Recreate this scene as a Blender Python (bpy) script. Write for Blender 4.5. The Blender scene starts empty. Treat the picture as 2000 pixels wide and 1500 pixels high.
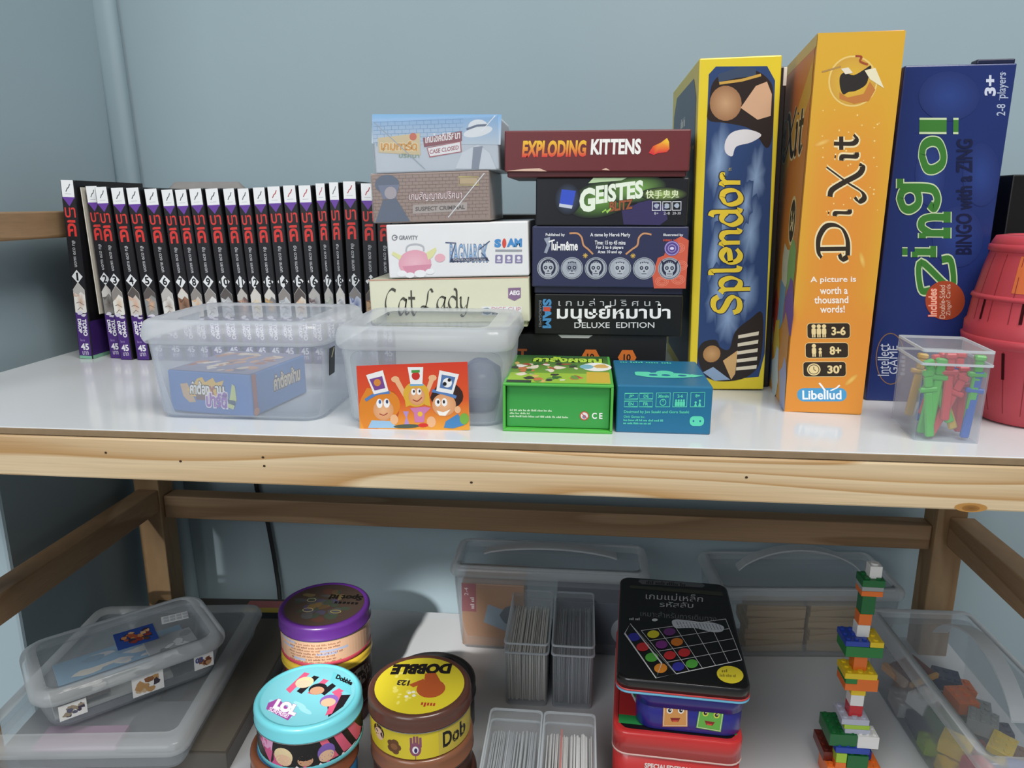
import bpy, bmesh, math, random
from mathutils import Vector, Matrix
R = math.radians
random.seed(7)
scene = bpy.context.scene
C = scene.collection

# ------------------------------------------------------------------ camera, world, lights, exposure
cd = bpy.data.cameras.new('camera')
cd.sensor_width = 36.0
cd.lens = 1450 / 2000 * 36.0
cd.clip_start = 0.02
cam = bpy.data.objects.new('camera', cd)
C.objects.link(cam)
cam.location = (0, 0, 0.169)
cam.rotation_euler = (R(90 - 13.645), 0, R(5.55))
scene.camera = cam

world = bpy.data.worlds.new('room_light')
scene.world = world
world.use_nodes = True
bgn = world.node_tree.nodes['Background']
bgn.inputs['Color'].default_value = (0.92, 0.96, 1.0, 1)
bgn.inputs['Strength'].default_value = 0.24

def area(name, loc, target, sx, sy, power, col):
    l = bpy.data.lights.new(name, 'AREA')
    l.shape = 'RECTANGLE'
    l.size, l.size_y, l.energy, l.color = sx, sy, power, col
    o = bpy.data.objects.new(name, l)
    C.objects.link(o)
    o.location = loc
    o.rotation_euler = (Vector(target) - Vector(loc)).to_track_quat('-Z', 'Y').to_euler()
    return o
area('ceiling_lamp', (0.55, -0.25, 1.75), (0, 0.75, 0), 1.1, 0.5, 33, (1.0, 0.97, 0.92))
area('window_daylight', (-0.9, -1.35, 0.95), (0.0, 0.7, -0.05), 1.2, 1.3, 21, (0.93, 0.97, 1.0))

def beam(loc, target, power, deg):      # narrow spots added to make sunlit patches on lower board and left wall
    l = bpy.data.lights.new('added_daylight_spot', 'SPOT')
    l.energy, l.color, l.spot_size, l.spot_blend, l.shadow_soft_size = power, (1.0, .97, .93), R(deg), .5, .03
    o = bpy.data.objects.new('added_daylight_spot', l); C.objects.link(o)
    o.location = loc
    o.rotation_euler = (Vector(target) - Vector(loc)).to_track_quat('-Z', 'Y').to_euler()
beam((-.35, -.75, .62), (-.205, .855, -.39), 190, 5.5)
beam((-.9, -1.3, .25), (-.75, .69, -.30), 75, 11)
scene.view_settings.view_transform = 'Standard'
scene.view_settings.look = 'None'
scene.view_settings.gamma = 1.0
scene.view_settings.exposure = 0.0
scene.cycles.transparent_max_bounces = 48

# ------------------------------------------------------------------ helpers
def lin(c):
    if not isinstance(c, str):
        return c
    v = [int(c[i:i + 2], 16) / 255 for i in (0, 2, 4)]
    return tuple(x / 12.92 if x <= .04045 else ((x + .055) / 1.055) ** 2.4 for x in v)

MATS = {}
def mat(name, col='808080', rough=.5, spec=.5, metal=0.0, noise=.06, nscale=40, bump=0.0, coat=0.0):
    """plain coloured material with faint procedural variation"""
    if name in MATS:
        return MATS[name]
    m = bpy.data.materials.new(name)
    m.use_nodes = True
    nt = m.node_tree
    b = nt.nodes['Principled BSDF']
    c = lin(col)
    tc = nt.nodes.new('ShaderNodeTexCoord')
    n = nt.nodes.new('ShaderNodeTexNoise')
    n.inputs['Scale'].default_value = nscale
    n.inputs['Detail'].default_value = 3
    nt.links.new(tc.outputs['Object'], n.inputs['Vector'])
    r = nt.nodes.new('ShaderNodeMix'); r.data_type = 'RGBA'
    r.inputs[6].default_value = (*[x * (1 - noise) for x in c], 1)
    r.inputs[7].default_value = (*[min(1, x * (1 + noise)) for x in c], 1)
    nt.links.new(n.outputs['Fac'], r.inputs[0])
    nt.links.new(r.outputs[2], b.inputs['Base Color'])
    b.inputs['Roughness'].default_value = rough
    b.inputs['Specular IOR Level'].default_value = spec
    b.inputs['Metallic'].default_value = metal
    b.inputs['Coat Weight'].default_value = coat
    b.inputs['Coat Roughness'].default_value = .08
    if bump:
        bn = nt.nodes.new('ShaderNodeBump')
        bn.inputs['Strength'].default_value = bump
        bn.inputs['Distance'].default_value = .002
        nt.links.new(n.outputs['Fac'], bn.inputs['Height'])
        nt.links.new(bn.outputs[0], b.inputs['Normal'])
    MATS[name] = m
    return m

def card(col, rough=.38):
    return mat('card_' + col + ('' if rough == .38 else str(rough)), col, rough, .45, noise=.04, nscale=60)

def clear(name, fac, tint='e6ecf2', rough=.22, edge=.5):
    """milky see-through plastic"""
    if name in MATS:
        return MATS[name]
    m = bpy.data.materials.new(name)
    m.use_nodes = True
    nt = m.node_tree
    b = nt.nodes['Principled BSDF']
    b.inputs['Base Color'].default_value = (*lin(tint), 1)
    b.inputs['Roughness'].default_value = rough
    tr = nt.nodes.new('ShaderNodeBsdfTransparent')
    tr.inputs['Color'].default_value = (.97, .98, .99, 1)
    n = nt.nodes.new('ShaderNodeTexNoise'); n.inputs['Scale'].default_value = 9
    tc = nt.nodes.new('ShaderNodeTexCoord')
    nt.links.new(tc.outputs['Object'], n.inputs['Vector'])
    mr = nt.nodes.new('ShaderNodeMapRange')
    mr.inputs['To Min'].default_value = fac * .75
    mr.inputs['To Max'].default_value = min(1, fac * 1.25)
    nt.links.new(n.outputs['Fac'], mr.inputs['Value'])
    tl = nt.nodes.new('ShaderNodeBsdfTranslucent')
    tl.inputs['Color'].default_value = (*lin(tint), 1)
    m0 = nt.nodes.new('ShaderNodeMixShader'); m0.inputs[0].default_value = .35
    nt.links.new(b.outputs[0], m0.inputs[1]); nt.links.new(tl.outputs[0], m0.inputs[2])
    mx = nt.nodes.new('ShaderNodeMixShader')
    lw = nt.nodes.new('ShaderNodeLayerWeight'); lw.inputs['Blend'].default_value = .22   # edges of clear plastic reflect more
    ad = nt.nodes.new('ShaderNodeMath'); ad.operation = 'MULTIPLY_ADD'; ad.use_clamp = True; ad.inputs[1].default_value = edge
    nt.links.new(lw.outputs['Fresnel'], ad.inputs[0]); nt.links.new(mr.outputs[0], ad.inputs[2])
    nt.links.new(ad.outputs[0], mx.inputs[0])
    nt.links.new(tr.outputs[0], mx.inputs[1]); nt.links.new(m0.outputs[0], mx.inputs[2])
    nt.links.new(mx.outputs[0], nt.nodes['Material Output'].inputs[0])
    MATS[name] = m
    return m

def wood(name, light, dark, sc=(1.6, 9, 16), rings=7, rough=.5, seed=0.0):
    m = bpy.data.materials.new(name)
    m.use_nodes = True
    nt = m.node_tree
    b = nt.nodes['Principled BSDF']
    tc = nt.nodes.new('ShaderNodeTexCoord')
    mp = nt.nodes.new('ShaderNodeMapping')
    mp.inputs['Scale'].default_value = sc
    mp.inputs['Location'].default_value = (seed, seed * .7, seed * 1.3)
    nt.links.new(tc.outputs['Object'], mp.inputs['Vector'])
    n = nt.nodes.new('ShaderNodeTexNoise')
    n.inputs['Scale'].default_value = 1.0; n.inputs['Detail'].default_value = 1.2; n.inputs['Roughness'].default_value = .3
    nt.links.new(mp.outputs[0], n.inputs['Vector'])
    mu = nt.nodes.new('ShaderNodeMath'); mu.operation = 'MULTIPLY'; mu.inputs[1].default_value = rings
    nt.links.new(n.outputs['Fac'], mu.inputs[0])
    fr = nt.nodes.new('ShaderNodeMath'); fr.operation = 'FRACT'
    nt.links.new(mu.outputs[0], fr.inputs[0])
    rp = nt.nodes.new('ShaderNodeValToRGB')
    e = rp.color_ramp.elements
    e[0].position, e[0].color = 0.0, (*lin(light), 1)
    e[1].position, e[1].color = 1.0, (*lin(light), 1)
    k = e.new(.72); k.color = tuple(.5 * a + .5 * c for a, c in zip((*lin(light), 1), (*lin(dark), 1)))
    k = e.new(.93); k.color = (*lin(dark), 1)
    nt.links.new(fr.outputs[0], rp.inputs[0])
    f = nt.nodes.new('ShaderNodeTexNoise')
    f.inputs['Scale'].default_value = 1.0; f.inputs['Detail'].default_value = 4
    mp2 = nt.nodes.new('ShaderNodeMapping'); mp2.inputs['Scale'].default_value = [s * k for s, k in zip(sc, (6, 30, 30))]
    nt.links.new(tc.outputs['Object'], mp2.inputs['Vector']); nt.links.new(mp2.outputs[0], f.inputs['Vector'])
    mx = nt.nodes.new('ShaderNodeMix'); mx.data_type = 'RGBA'; mx.blend_type = 'MULTIPLY'
    mx.inputs[0].default_value = .35
    nt.links.new(rp.outputs[0], mx.inputs[6]); nt.links.new(f.outputs['Fac'], mx.inputs[7])
    g = nt.nodes.new('ShaderNodeGamma'); g.inputs[1].default_value = .9
    nt.links.new(mx.outputs[2], g.inputs[0])
    nt.links.new(g.outputs[0], b.inputs['Base Color'])
    b.inputs['Roughness'].default_value = rough
    MATS[name] = m
    return m

def print_ink():
    if 'print_ink' in MATS:
        return MATS['print_ink']
    m = bpy.data.materials.new('print_ink'); m.use_nodes = True
    nt = m.node_tree; b = nt.nodes['Principled BSDF']
    a = nt.nodes.new('ShaderNodeAttribute'); a.attribute_name = 'ink'
    nt.links.new(a.outputs['Color'], b.inputs['Base Color'])
    b.inputs['Roughness'].default_value = .4
    b.inputs['Specular IOR Level'].default_value = .4
    MATS['print_ink'] = m
    return m

def link(o, parent=None):
    C.objects.link(o)
    if parent is not None:
        o.parent = parent
    return o

def tag(o, label=None, cat=None, group=None, kind=None):
    if label: o['label'] = label
    if cat: o['category'] = cat
    if group: o['group'] = group
    if kind: o['kind'] = kind
    return o

def empty(name, label, cat, loc=(0, 0, 0), rot=(0, 0, 0), group=None):
    o = bpy.data.objects.new(name, None)
    o.empty_display_size = .02
    link(o); o.location = loc; o.rotation_euler = rot
    return tag(o, label, cat, group)

def mobj(name, bm, m, parent=None, loc=(0, 0, 0), rot=(0, 0, 0), smooth=False):
    me = bpy.data.meshes.new(name)
    bmesh.ops.recalc_face_normals(bm, faces=bm.faces)
    bm.to_mesh(me); bm.free()
    if m: me.materials.append(m)
    if smooth:
        for p in me.polygons: p.use_smooth = True
    o = bpy.data.objects.new(name, me)
    link(o, parent); o.location = loc; o.rotation_euler = rot
    return o

def copy_tree(o, parent=None):
    c = o.copy(); C.objects.link(c); c.parent = parent
    for ch in list(o.children): copy_tree(ch, c)
    return c

def add_box(bm, x0, x1, y0, y1, z0, z1, bevel=0.0, seg=2):
    r = bmesh.ops.create_cube(bm, size=1.0)
    vs = r['verts']
    for v in vs:
        v.co = Vector((x0 + (v.co.x + .5) * (x1 - x0), y0 + (v.co.y + .5) * (y1 - y0), z0 + (v.co.z + .5) * (z1 - z0)))
    if bevel:
        es = list({e for v in vs for e in v.link_edges})
        bmesh.ops.bevel(bm, geom=es, offset=bevel, segments=seg, affect='EDGES', profile=.5)
    return vs

def bbox(name, x0, x1, y0, y1, z0, z1, m, parent=None, bevel=.001, seg=2, **k):
    bm = bmesh.new(); add_box(bm, x0, x1, y0, y1, z0, z1, bevel, seg)
    return mobj(name, bm, m, parent, **k)

def rrect(w, d, r, n=5):
    pts = []
    r = min(r, w / 2 - 1e-5, d / 2 - 1e-5)
    for cx, cy, a0 in ((w / 2 - r, d / 2 - r, 0), (-w / 2 + r, d / 2 - r, 90), (-w / 2 + r, -d / 2 + r, 180), (w / 2 - r, -d / 2 + r, 270)):
        for i in range(n + 1):
            a = R(a0 + 90 * i / n)
            pts.append((cx + r * math.cos(a), cy + r * math.sin(a)))
    return pts

def loft(bm, secs, cap0=True, cap1=True, n=5):
    """stack of rounded rectangles (w, d, corner radius, z)"""
    rings = []
    for w, d, r, z in secs:
        rings.append([bm.verts.new((x, y, z)) for x, y in rrect(w, d, r, n)])
    for a, b in zip(rings, rings[1:]):
        k = len(a)
        for i in range(k):
            bm.faces.new((a[i], a[(i + 1) % k], b[(i + 1) % k], b[i]))
    if cap0: bm.faces.new(rings[0][::-1])
    if cap1: bm.faces.new(rings[-1])

def lathe(bm, prof, n=48, cap0=True, cap1=True):
    rings = []
    for r, z in prof:
        rings.append([bm.verts.new((r * math.cos(2 * math.pi * i / n), r * math.sin(2 * math.pi * i / n), z)) for i in range(n)])
    for a, b in zip(rings, rings[1:]):
        for i in range(n):
            bm.faces.new((a[i], a[(i + 1) % n], b[(i + 1) % n], b[i]))
    if cap0: bm.faces.new(rings[0][::-1])
    if cap1: bm.faces.new(rings[-1])

def tube(bm, pts, rad, n=8):
    pts = [Vector(p) for p in pts]
    rings = []
    for i, p in enumerate(pts):
        t = (pts[min(i + 1, len(pts) - 1)] - pts[max(i - 1, 0)]).normalized()
        u = t.cross(Vector((0, 1, .1))).normalized(); w = t.cross(u)
        rings.append([bm.verts.new(p + rad * (math.cos(2 * math.pi * k / n) * u + math.sin(2 * math.pi * k / n) * w)) for k in range(n)])
    for a, b in zip(rings, rings[1:]):
        for k in range(n):
            bm.faces.new((a[k], a[(k + 1) % n], b[(k + 1) % n], b[k]))
    bm.faces.new(rings[0]); bm.faces.new(rings[-1])

def smoothpts(p, closed=False, k=6):
    """Catmull-Rom through the given points"""
    if len(p) < 3 and not closed:
        return p
    n = len(p); out = []
    rng = range(n if closed else n - 1)
    for i in rng:
        if closed:
            a, b, c, d = p[i - 1], p[i], p[(i + 1) % n], p[(i + 2) % n]
        else:
            a, b, c, d = p[max(i - 1, 0)], p[i], p[i + 1], p[min(i + 2, n - 1)]
        for j in range(k):
            t = j / k
            out.append(tuple(.5 * (2 * b[q] + (c[q] - a[q]) * t + (2 * a[q] - 5 * b[q] + 4 * c[q] - d[q]) * t * t
                                   + (3 * b[q] - a[q] - 3 * c[q] + d[q]) * t ** 3) for q in (0, 1)))
    out.append(p[0] if closed else p[-1])
    return out

TCACHE = {}
def text_mesh(s, off=0.0):
    key = (s, round(off, 4))
    if key not in TCACHE:
        c = bpy.data.curves.new('lettering', 'FONT')
        c.body = s; c.resolution_u = 3; c.offset = off
        o = bpy.data.objects.new('lettering', c)
        me = o.to_mesh()
        vs = [(v.co.x, v.co.y) for v in me.vertices]
        fs = [tuple(p.vertices) for p in me.polygons]
        o.to_mesh_clear(); bpy.data.objects.remove(o); bpy.data.curves.remove(c)
        TCACHE[key] = (vs, fs)
    return TCACHE[key]

# hand-drawn alphabet for display lettering: strokes drawn with a broad pen (x-height 1)
GL = {
 'S': (1.05, [[(.95, 1.2), (.78, 1.44), (.45, 1.48), (.15, 1.3), (.14, 1.0), (.42, .78), (.75, .6), (.9, .35), (.76, .08), (.42, -.02), (.12, .08), (0, .35)]]),
 'p': (.95, [[(0, 1.08), (.16, .9), (.16, .3), (.14, -.6)], [(.16, .75), (.4, 1.02), (.68, .95), (.82, .5), (.66, .05), (.4, -.02), (.16, .18)]]),
 'l': (.42, [[(-.05, 1.62), (.16, 1.55), (.17, .9), (.17, .15), (.38, 0)]]),
 'e': (.88, [[(.08, .52), (.78, .62), (.7, .93), (.42, 1.02), (.12, .8), (.05, .45), (.2, .08), (.5, -.02), (.8, .18)]]),
 'n': (.95, [[(0, 1.05), (.15, .9), (.15, 0)], [(.15, .7), (.4, 1.0), (.65, .95), (.74, .65), (.74, .12), (.9, 0)]]),
 'd': (1.0, [[(.76, .75), (.52, 1.0), (.25, .95), (.06, .5), (.22, .05), (.48, -.02), (.76, .25)], [(.55, 1.65), (.76, 1.5), (.78, .8), (.78, .12), (.95, 0)]]),
 'o': (.92, [[(.42, 1.02), (.1, .8), (.05, .45), (.2, .05), (.46, -.02), (.75, .2), (.8, .6), (.68, .93), (.42, 1.02)]]),
 'r': (.68, [[(0, 1.05), (.16, .9), (.16, 0)], [(.16, .65), (.36, .97), (.58, .98), (.6, .86)]]),
 'D': (1.25, [[(.2, 1.5), (.2, 0)], [(-.12, 1.35), (.1, 1.5), (.6, 1.48), (1.0, 1.15), (1.08, .7), (.92, .25), (.5, .0), (-.05, .0)], [(-.1, .0), (-.2, .3), (.0, .42)]]),
 'i': (.42, [[(0, 1.02), (.18, .92), (.18, .08), (.36, 0)], [(.17, 1.38), (.19, 1.46)]]),
 'X': (1.35, [[(-.05, 1.55), (.25, 1.45), (.55, .95), (.95, .15), (1.3, -.05), (1.4, .12)], [(1.3, 1.7), (1.05, 1.35), (.55, .65), (.15, .02), (-.15, -.1), (-.3, .15), (-.1, .35)]]),
 't': (.62, [[(.24, 1.5), (.22, .9), (.23, .25), (.4, 0), (.62, .2)], [(-.05, 1.02), (.55, 1.02)]]),
 'C': (1.15, [[(1.05, 1.45), (.7, 1.55), (.3, 1.25), (.08, .7), (.15, .2), (.35, .02)]]),
 'a': (1.0, [[(.72, .9), (.48, 1.0), (.2, .8), (.05, .35), (.18, .02), (.45, .15), (.7, .6), (.8, .98), (.68, .4), (.72, .05), (.98, .15)]]),
 'L': (1.3, [[(1.0, 1.35), (.85, 1.6), (.62, 1.35), (.5, .7), (.3, .12), (.0, .0), (-.05, .15), (.2, .2), (.6, .02), (1.05, -.05), (1.3, .15)]]),
 'y': (.9, [[(.0, .85), (.12, .95), (.12, .3), (.3, .02), (.6, .35)], [(.8, 1.0), (.66, .3), (.5, -.4), (.25, -.6), (.1, -.45)]]),
 'Z': (1.2, [[(.0, 1.05), (.05, 1.5), (1.05, 1.5), (.1, .05), (1.1, .05), (1.15, .5)]]),
 'g': (1.0, [[(.42, 1.0), (.12, .85), (.05, .55), (.2, .2), (.46, .15), (.72, .35), (.76, .65), (.65, .92), (.42, 1.0)], [(1.0, 1.1), (.8, .9), (.76, .1), (.7, -.45), (.4, -.6), (.1, -.45), (.2, -.2)]]),
 'N': (1.1, [[(.2, .95), (.2, .05)], [(0, .95), (.2, .95)], [(0, .05), (.42, .05)], [(.2, .65), (.42, .97), (.7, .95), (.82, .65), (.82, .05)], [(.62, .05), (1.04, .05)]]),
 'I': (.5, [[(.22, .95), (.22, .05)], [(0, .95), (.22, .95)], [(0, .05), (.46, .05)], [(.22, 1.3), (.22, 1.56)]]),
 'G': (1.0, [[(.40, 1.0), (.12, .85), (.05, .58), (.2, .28), (.42, .22), (.64, .32), (.74, .58), (.64, .88), (.40, 1.0)], [(.72, 1.0), (1.02, 1.0)], [(.74, 1.0), (.74, .0), (.66, -.4), (.38, -.55), (.1, -.42), (.22, -.22)]]),
 '!': (.5, [[(.2, 1.6), (.2, .45)], [(.2, -.05), (.2, .17)]]),
}

class D:
    """Flat print. Design coordinates are given on a quad TL,TR,BR,BL (y down) that unwraps to the unit face."""
    def __init__(self, quad):
        if len(quad) == 4 and not isinstance(quad[0], tuple):
            x0, y0, x1, y1 = quad
            quad = [(x0, y0), (x1, y0), (x1, y1), (x0, y1)]
        self.q = quad
        self.items = []
    def uv(self, p):
        (ax, ay), (bx, by), (cx, cy), (dx, dy) = self.q
        u = v = .5
        for _ in range(6):
            fx = ax * (1 - u) * (1 - v) + bx * u * (1 - v) + cx * u * v + dx * (1 - u) * v - p[0]
            fy = ay * (1 - u) * (1 - v) + by * u * (1 - v) + cy * u * v + dy * (1 - u) * v - p[1]
            xu = (bx - ax) * (1 - v) + (cx - dx) * v; xv = (dx - ax) * (1 - u) + (cx - bx) * u
            yu = (by - ay) * (1 - v) + (cy - dy) * v; yv = (dy - ay) * (1 - u) + (cy - by) * u
            det = xu * yv - xv * yu
            u -= (fx * yv - fy * xv) / det; v -= (xu * fy - yu * fx) / det
        return u, v
    def put(self, pts, faces, cols):
        if not isinstance(cols, list):
            cols = [lin(cols)] * len(pts)
        P = [self.uv(p) for p in pts]
        bb = (min(p[0] for p in P), min(p[1] for p in P), max(p[0] for p in P), max(p[1] for p in P))
        lay = 1
        for it in self.items:
            b = it[3]
            if bb[0] < b[2] and bb[2] > b[0] and bb[1] < b[3] and bb[3] > b[1]:
                lay = max(lay, it[4] + 1)
        self.items.append((P, faces, cols, bb, lay))
    def poly(self, pts, col):
        self.put(list(pts), [tuple(range(len(pts)))], col)
    def rect(self, x0, y0, x1, y1, col, col2=None, nx=1, ny=1):
        pts = [(x0 + (x1 - x0) * i / nx, y0 + (y1 - y0) * j / ny) for j in range(ny + 1) for i in range(nx + 1)]
        fs = [(j * (nx + 1) + i, j * (nx + 1) + i + 1, (j + 1) * (nx + 1) + i + 1, (j + 1) * (nx + 1) + i) for j in range(ny) for i in range(nx)]
        if col2:
            a, b = lin(col), lin(col2)
            cols = [tuple(a[q] + (b[q] - a[q]) * j / ny for q in range(3)) for j in range(ny + 1) for i in range(nx + 1)]
        else:
            cols = col
        self.put(pts, fs, cols)
    def rr(self, x0, y0, x1, y1, r, col):
        self.poly([((x0 + x1) / 2 + x, (y0 + y1) / 2 + y) for x, y in rrect(abs(x1 - x0), abs(y1 - y0), r, 4)], col)
    def frame(self, x0, y0, x1, y1, w, col):
        self.line([(x0, y0), (x1, y0), (x1, y1), (x0, y1), (x0, y0)], w, col)
    def ell(self, cx, cy, rx, ry, col, rim=None, rot=0, n=26, jag=0.0, seed=0):
        rnd = random.Random(seed)
        ca, sa = math.cos(R(rot)), math.sin(R(rot))
        pts = []
        for i in range(n):
            a = 2 * math.pi * i / n
            k = 1 + jag * rnd.uniform(-1, 1)
            x, y = rx * k * math.cos(a), ry * k * math.sin(a)
            pts.append((cx + x * ca - y * sa, cy + x * sa + y * ca))
        if True:
            rim = rim or col
            self.put([(cx, cy)] + pts, [(0, i + 1, (i + 1) % n + 1) for i in range(n)], [lin(col)] + [lin(rim)] * n)
        else:
            self.poly(pts, col)
    def ring(self, cx, cy, rx, ry, w, col, n=28):
        o = [(cx + rx * math.cos(2 * math.pi * i / n), cy + ry * math.sin(2 * math.pi * i / n)) for i in range(n)]
        k = [(cx + (rx - w) * math.cos(2 * math.pi * i / n), cy + (ry - w) * math.sin(2 * math.pi * i / n)) for i in range(n)]
        self.put(o + k, [(i, (i + 1) % n, n + (i + 1) % n, n + i) for i in range(n)], col)
    def line(self, pts, w, col, nib=None, thin=.3, smooth=False):
        if smooth: pts = smoothpts(pts)
        self.put(*self._stroke(pts, w, nib, thin), col)
    @staticmethod
    def _stroke(pts, w, nib=None, thin=.3):
        L, Rr = [], []
        n = len(pts)
        cl = n > 2 and abs(pts[0][0] - pts[-1][0]) + abs(pts[0][1] - pts[-1][1]) < 1e-9
        for i, p in enumerate(pts):
            a = pts[i - 1] if i else (pts[-2] if cl else p)
            b = pts[i + 1] if i < n - 1 else (pts[1] if cl else p)
            tx, ty = b[0] - a[0], b[1] - a[1]
            l = math.hypot(tx, ty) or 1
            tx, ty = tx / l, ty / l
            ww = w / 2
            if nib is not None:
                ww *= thin + (1 - thin) * abs(math.sin(math.atan2(ty, tx) - R(nib)))
            else:   # mitre
                d1 = (p[0] - a[0], p[1] - a[1]); l1 = math.hypot(*d1)
                if l1: ww /= max(.5, abs((d1[0] * tx + d1[1] * ty) / l1))
            L.append((p[0] - ty * ww, p[1] + tx * ww)); Rr.append((p[0] + ty * ww, p[1] - tx * ww))
        return L + Rr, [(i, i + 1, n + i + 1, n + i) for i in range(n - 1)]
    @staticmethod
    def _map(box, rot):
        x0, y0, x1, y1 = box
        W, H = x1 - x0, y1 - y0
        return {0: lambda s, t: (x0 + s * W, y1 - t * H), 90: lambda s, t: (x1 - t * W, y1 - s * H),
                -90: lambda s, t: (x0 + t * W, y0 + s * H), 180: lambda s, t: (x1 - s * W, y0 + t * H)}[rot]
    def text(self, s, x0, y0, x1, y1, col, bold=0.0, rot=0, grad=None, outline=None, ow=.03, slope=0.0):
        f = self._map((x0, y0, x1, y1), rot)
        vs, fs = text_mesh(s, bold)
        if not vs: return
        a0, a1 = min(v[0] for v in vs), max(v[0] for v in vs)
        b0, b1 = min(v[1] for v in vs), max(v[1] for v in vs)
        def tr(vv):
            out = []
            for v in vv:
                S = (v[0] - a0) / ((a1 - a0) or 1); T = (v[1] - b0) / ((b1 - b0) or 1)
                x, y = f(S, T)
                out.append((x, y + slope * (x - x0)))
            return out
        if outline:
            v2, f2 = text_mesh(s, bold + ow)
            self.put(tr(v2), f2, outline)
        cols = col
        if grad:
            a, b = lin(grad[0]), lin(grad[1])
            cols = [tuple(b[q] + (a[q] - b[q]) * (v[1] - b0) / (b1 - b0) for q in range(3)) for v in vs]
        self.put(tr(vs), fs, cols)
    def tiny(self, x0, y0, x1, y1, col, n=5, rot=0, slope=0.0):
        """a line of print too small to read: rows of letter-like ticks grouped in words"""
        f = self._map((x0, y0, x1, y1), rot); rn = random.Random('%s%s' % (x0, y1)); V, Fc = [], []
        s = 0.0; m = n * 6.0
        for w in range(n):
            k = rn.randint(3, 6)
            for j in range(k):
                a, b, t = (s + j * .9) / m, (s + j * .9 + .6) / m, rn.choice([.65, .7, 1.0])
                if b > 1: break
                o = len(V); V += [(p[0], p[1] + slope * (p[0] - x0)) for p in (f(a, 0), f(b, 0), f(b, t), f(a, t))]; Fc.append((o, o + 1, o + 2, o + 3))
            s += k * .9 + .8
        self.put(V, Fc, col)
    def glyphs(self, s, x0, y0, x1, y1, col, w=.22, nib=35, thin=.3, rot=0, outline=None, ow=.1, gap=.12):
        """display lettering from GL, fitted into the box"""
        f = self._map((x0, y0, x1, y1), rot)
        sets = []
        x = 0
        for ch in s:
            if ch == ' ':
                x += .5; continue
            adv, st = GL[ch]
            for p in st: sets.append(smoothpts([(x + a, b) for a, b in p]) if ch not in 'ZN!I' or len(p) > 4 else [(x + a, b) for a, b in p])
            x += adv + gap
        allp = [p for st in sets for p in st]
        a0, a1 = min(p[0] for p in allp) - w / 2, max(p[0] for p in allp) + w / 2
        b0, b1 = min(p[1] for p in allp) - w / 2, max(p[1] for p in allp) + w / 2
        for pas in ((outline, ow), (col, 0)):
            if not pas[0]: continue
            for st in sets:
                v, fc = self._stroke(st, w + pas[1], nib, thin if not pas[1] else max(thin, .45))
                self.put([f((p[0] - a0) / (a1 - a0), (p[1] - b0) / (b1 - b0)) for p in v], fc, pas[0])
    def build(self, parent, mapf, name='print', step=2.5e-5, fine=0):
        V, Fc, K = [], [], []
        for P, fs, cols, bb, lay in self.items:
            o = len(V)
            for (u, v) in P: V.append(mapf(u, v, lay * step) if not fine else (u, v, lay * step))
            Fc += [tuple(i + o for i in f) for f in fs]
            K += cols
        me = bpy.data.meshes.new(name)
        me.from_pydata(V, [], Fc)
        at = me.color_attributes.new('ink', 'FLOAT_COLOR', 'POINT')
        at.data.foreach_set('color', [c for k in K for c in (*k, 1.0)])
        if fine:   # cut long faces so the print follows a round side
            bm = bmesh.new(); bm.from_mesh(me)
            for _ in range(5):
                bmesh.ops.triangulate(bm, faces=bm.faces)
                es = [e for e in bm.edges if abs(e.verts[0].co.x - e.verts[1].co.x) > fine]
                if not es: break
                bmesh.ops.subdivide_edges(bm, edges=es, cuts=1)
            for v in bm.verts: v.co = mapf(*v.co)
            bm.to_mesh(me); bm.free()
        me.materials.append(print_ink())
        o = bpy.data.objects.new(name, me)
        return link(o, parent)

def f_front(w, h, y=0.0, z0=0.0):
    return lambda u, v, k: (-w / 2 + u * w, y - 2e-4 - k, z0 + h * (1 - v))
def f_top(w, d, h, y0=0.0):
    return lambda u, v, k: (-w / 2 + u * w, y0 + d * (1 - v), h + 2e-4 + k)
def f_left(w, d, h, z0=0.0):
    return lambda u, v, k: (-w / 2 - 2e-4 - k, d * (1 - u), z0 + h * (1 - v))
def f_right(w, d, h, z0=0.0):
    return lambda u, v, k: (w / 2 + 2e-4 + k, d * u, z0 + h * (1 - v))

# ------------------------------------------------------------------ the setting
M_wall = mat('painted_plaster', '98abb4', .75, .25, noise=.05, nscale=5, bump=.08)
M_lam = mat('white_laminate', 'd9dde0', .14, .5, noise=.02, nscale=6)
M_wood = wood('pine_wood', 'ecd2a8', 'c2935a', (1.9, 9, 20), 7, .5, 1.4)
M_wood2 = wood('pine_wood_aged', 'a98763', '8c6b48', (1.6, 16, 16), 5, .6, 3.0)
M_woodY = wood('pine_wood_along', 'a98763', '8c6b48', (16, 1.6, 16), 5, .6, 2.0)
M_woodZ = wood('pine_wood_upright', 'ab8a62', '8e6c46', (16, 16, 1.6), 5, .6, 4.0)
M_mdf = mat('raw_board_edge', '8f7a60', .7, .2, noise=.15, nscale=120)

def struct(name, *a, **k):
    o = bbox(name, *a, **k); o['kind'] = 'structure'; return o
struct('wall_back', -2.2, 2.4, .985, 1.08, -.95, 1.6, M_wall, bevel=0)
struct('wall_left', -1.6, -.622, .69, .984, -.95, 1.6, M_wall, bevel=.004)
struct('floor', -2.2, 2.4, -2.2, .984, -1.0, -.951, mat('pale_floor_tile', 'c9c6bf', .35, .5, noise=.06, nscale=3), bevel=0)
bm = bmesh.new(); loft(bm, [(.030, .024, .010, -.95), (.030, .024, .010, 1.6)])
o = mobj('trim_1', bm, M_wall, smooth=True, loc=(-.604, .974, 0), rot=(0, R(-1.6), 0)); o['kind'] = 'structure'

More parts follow.
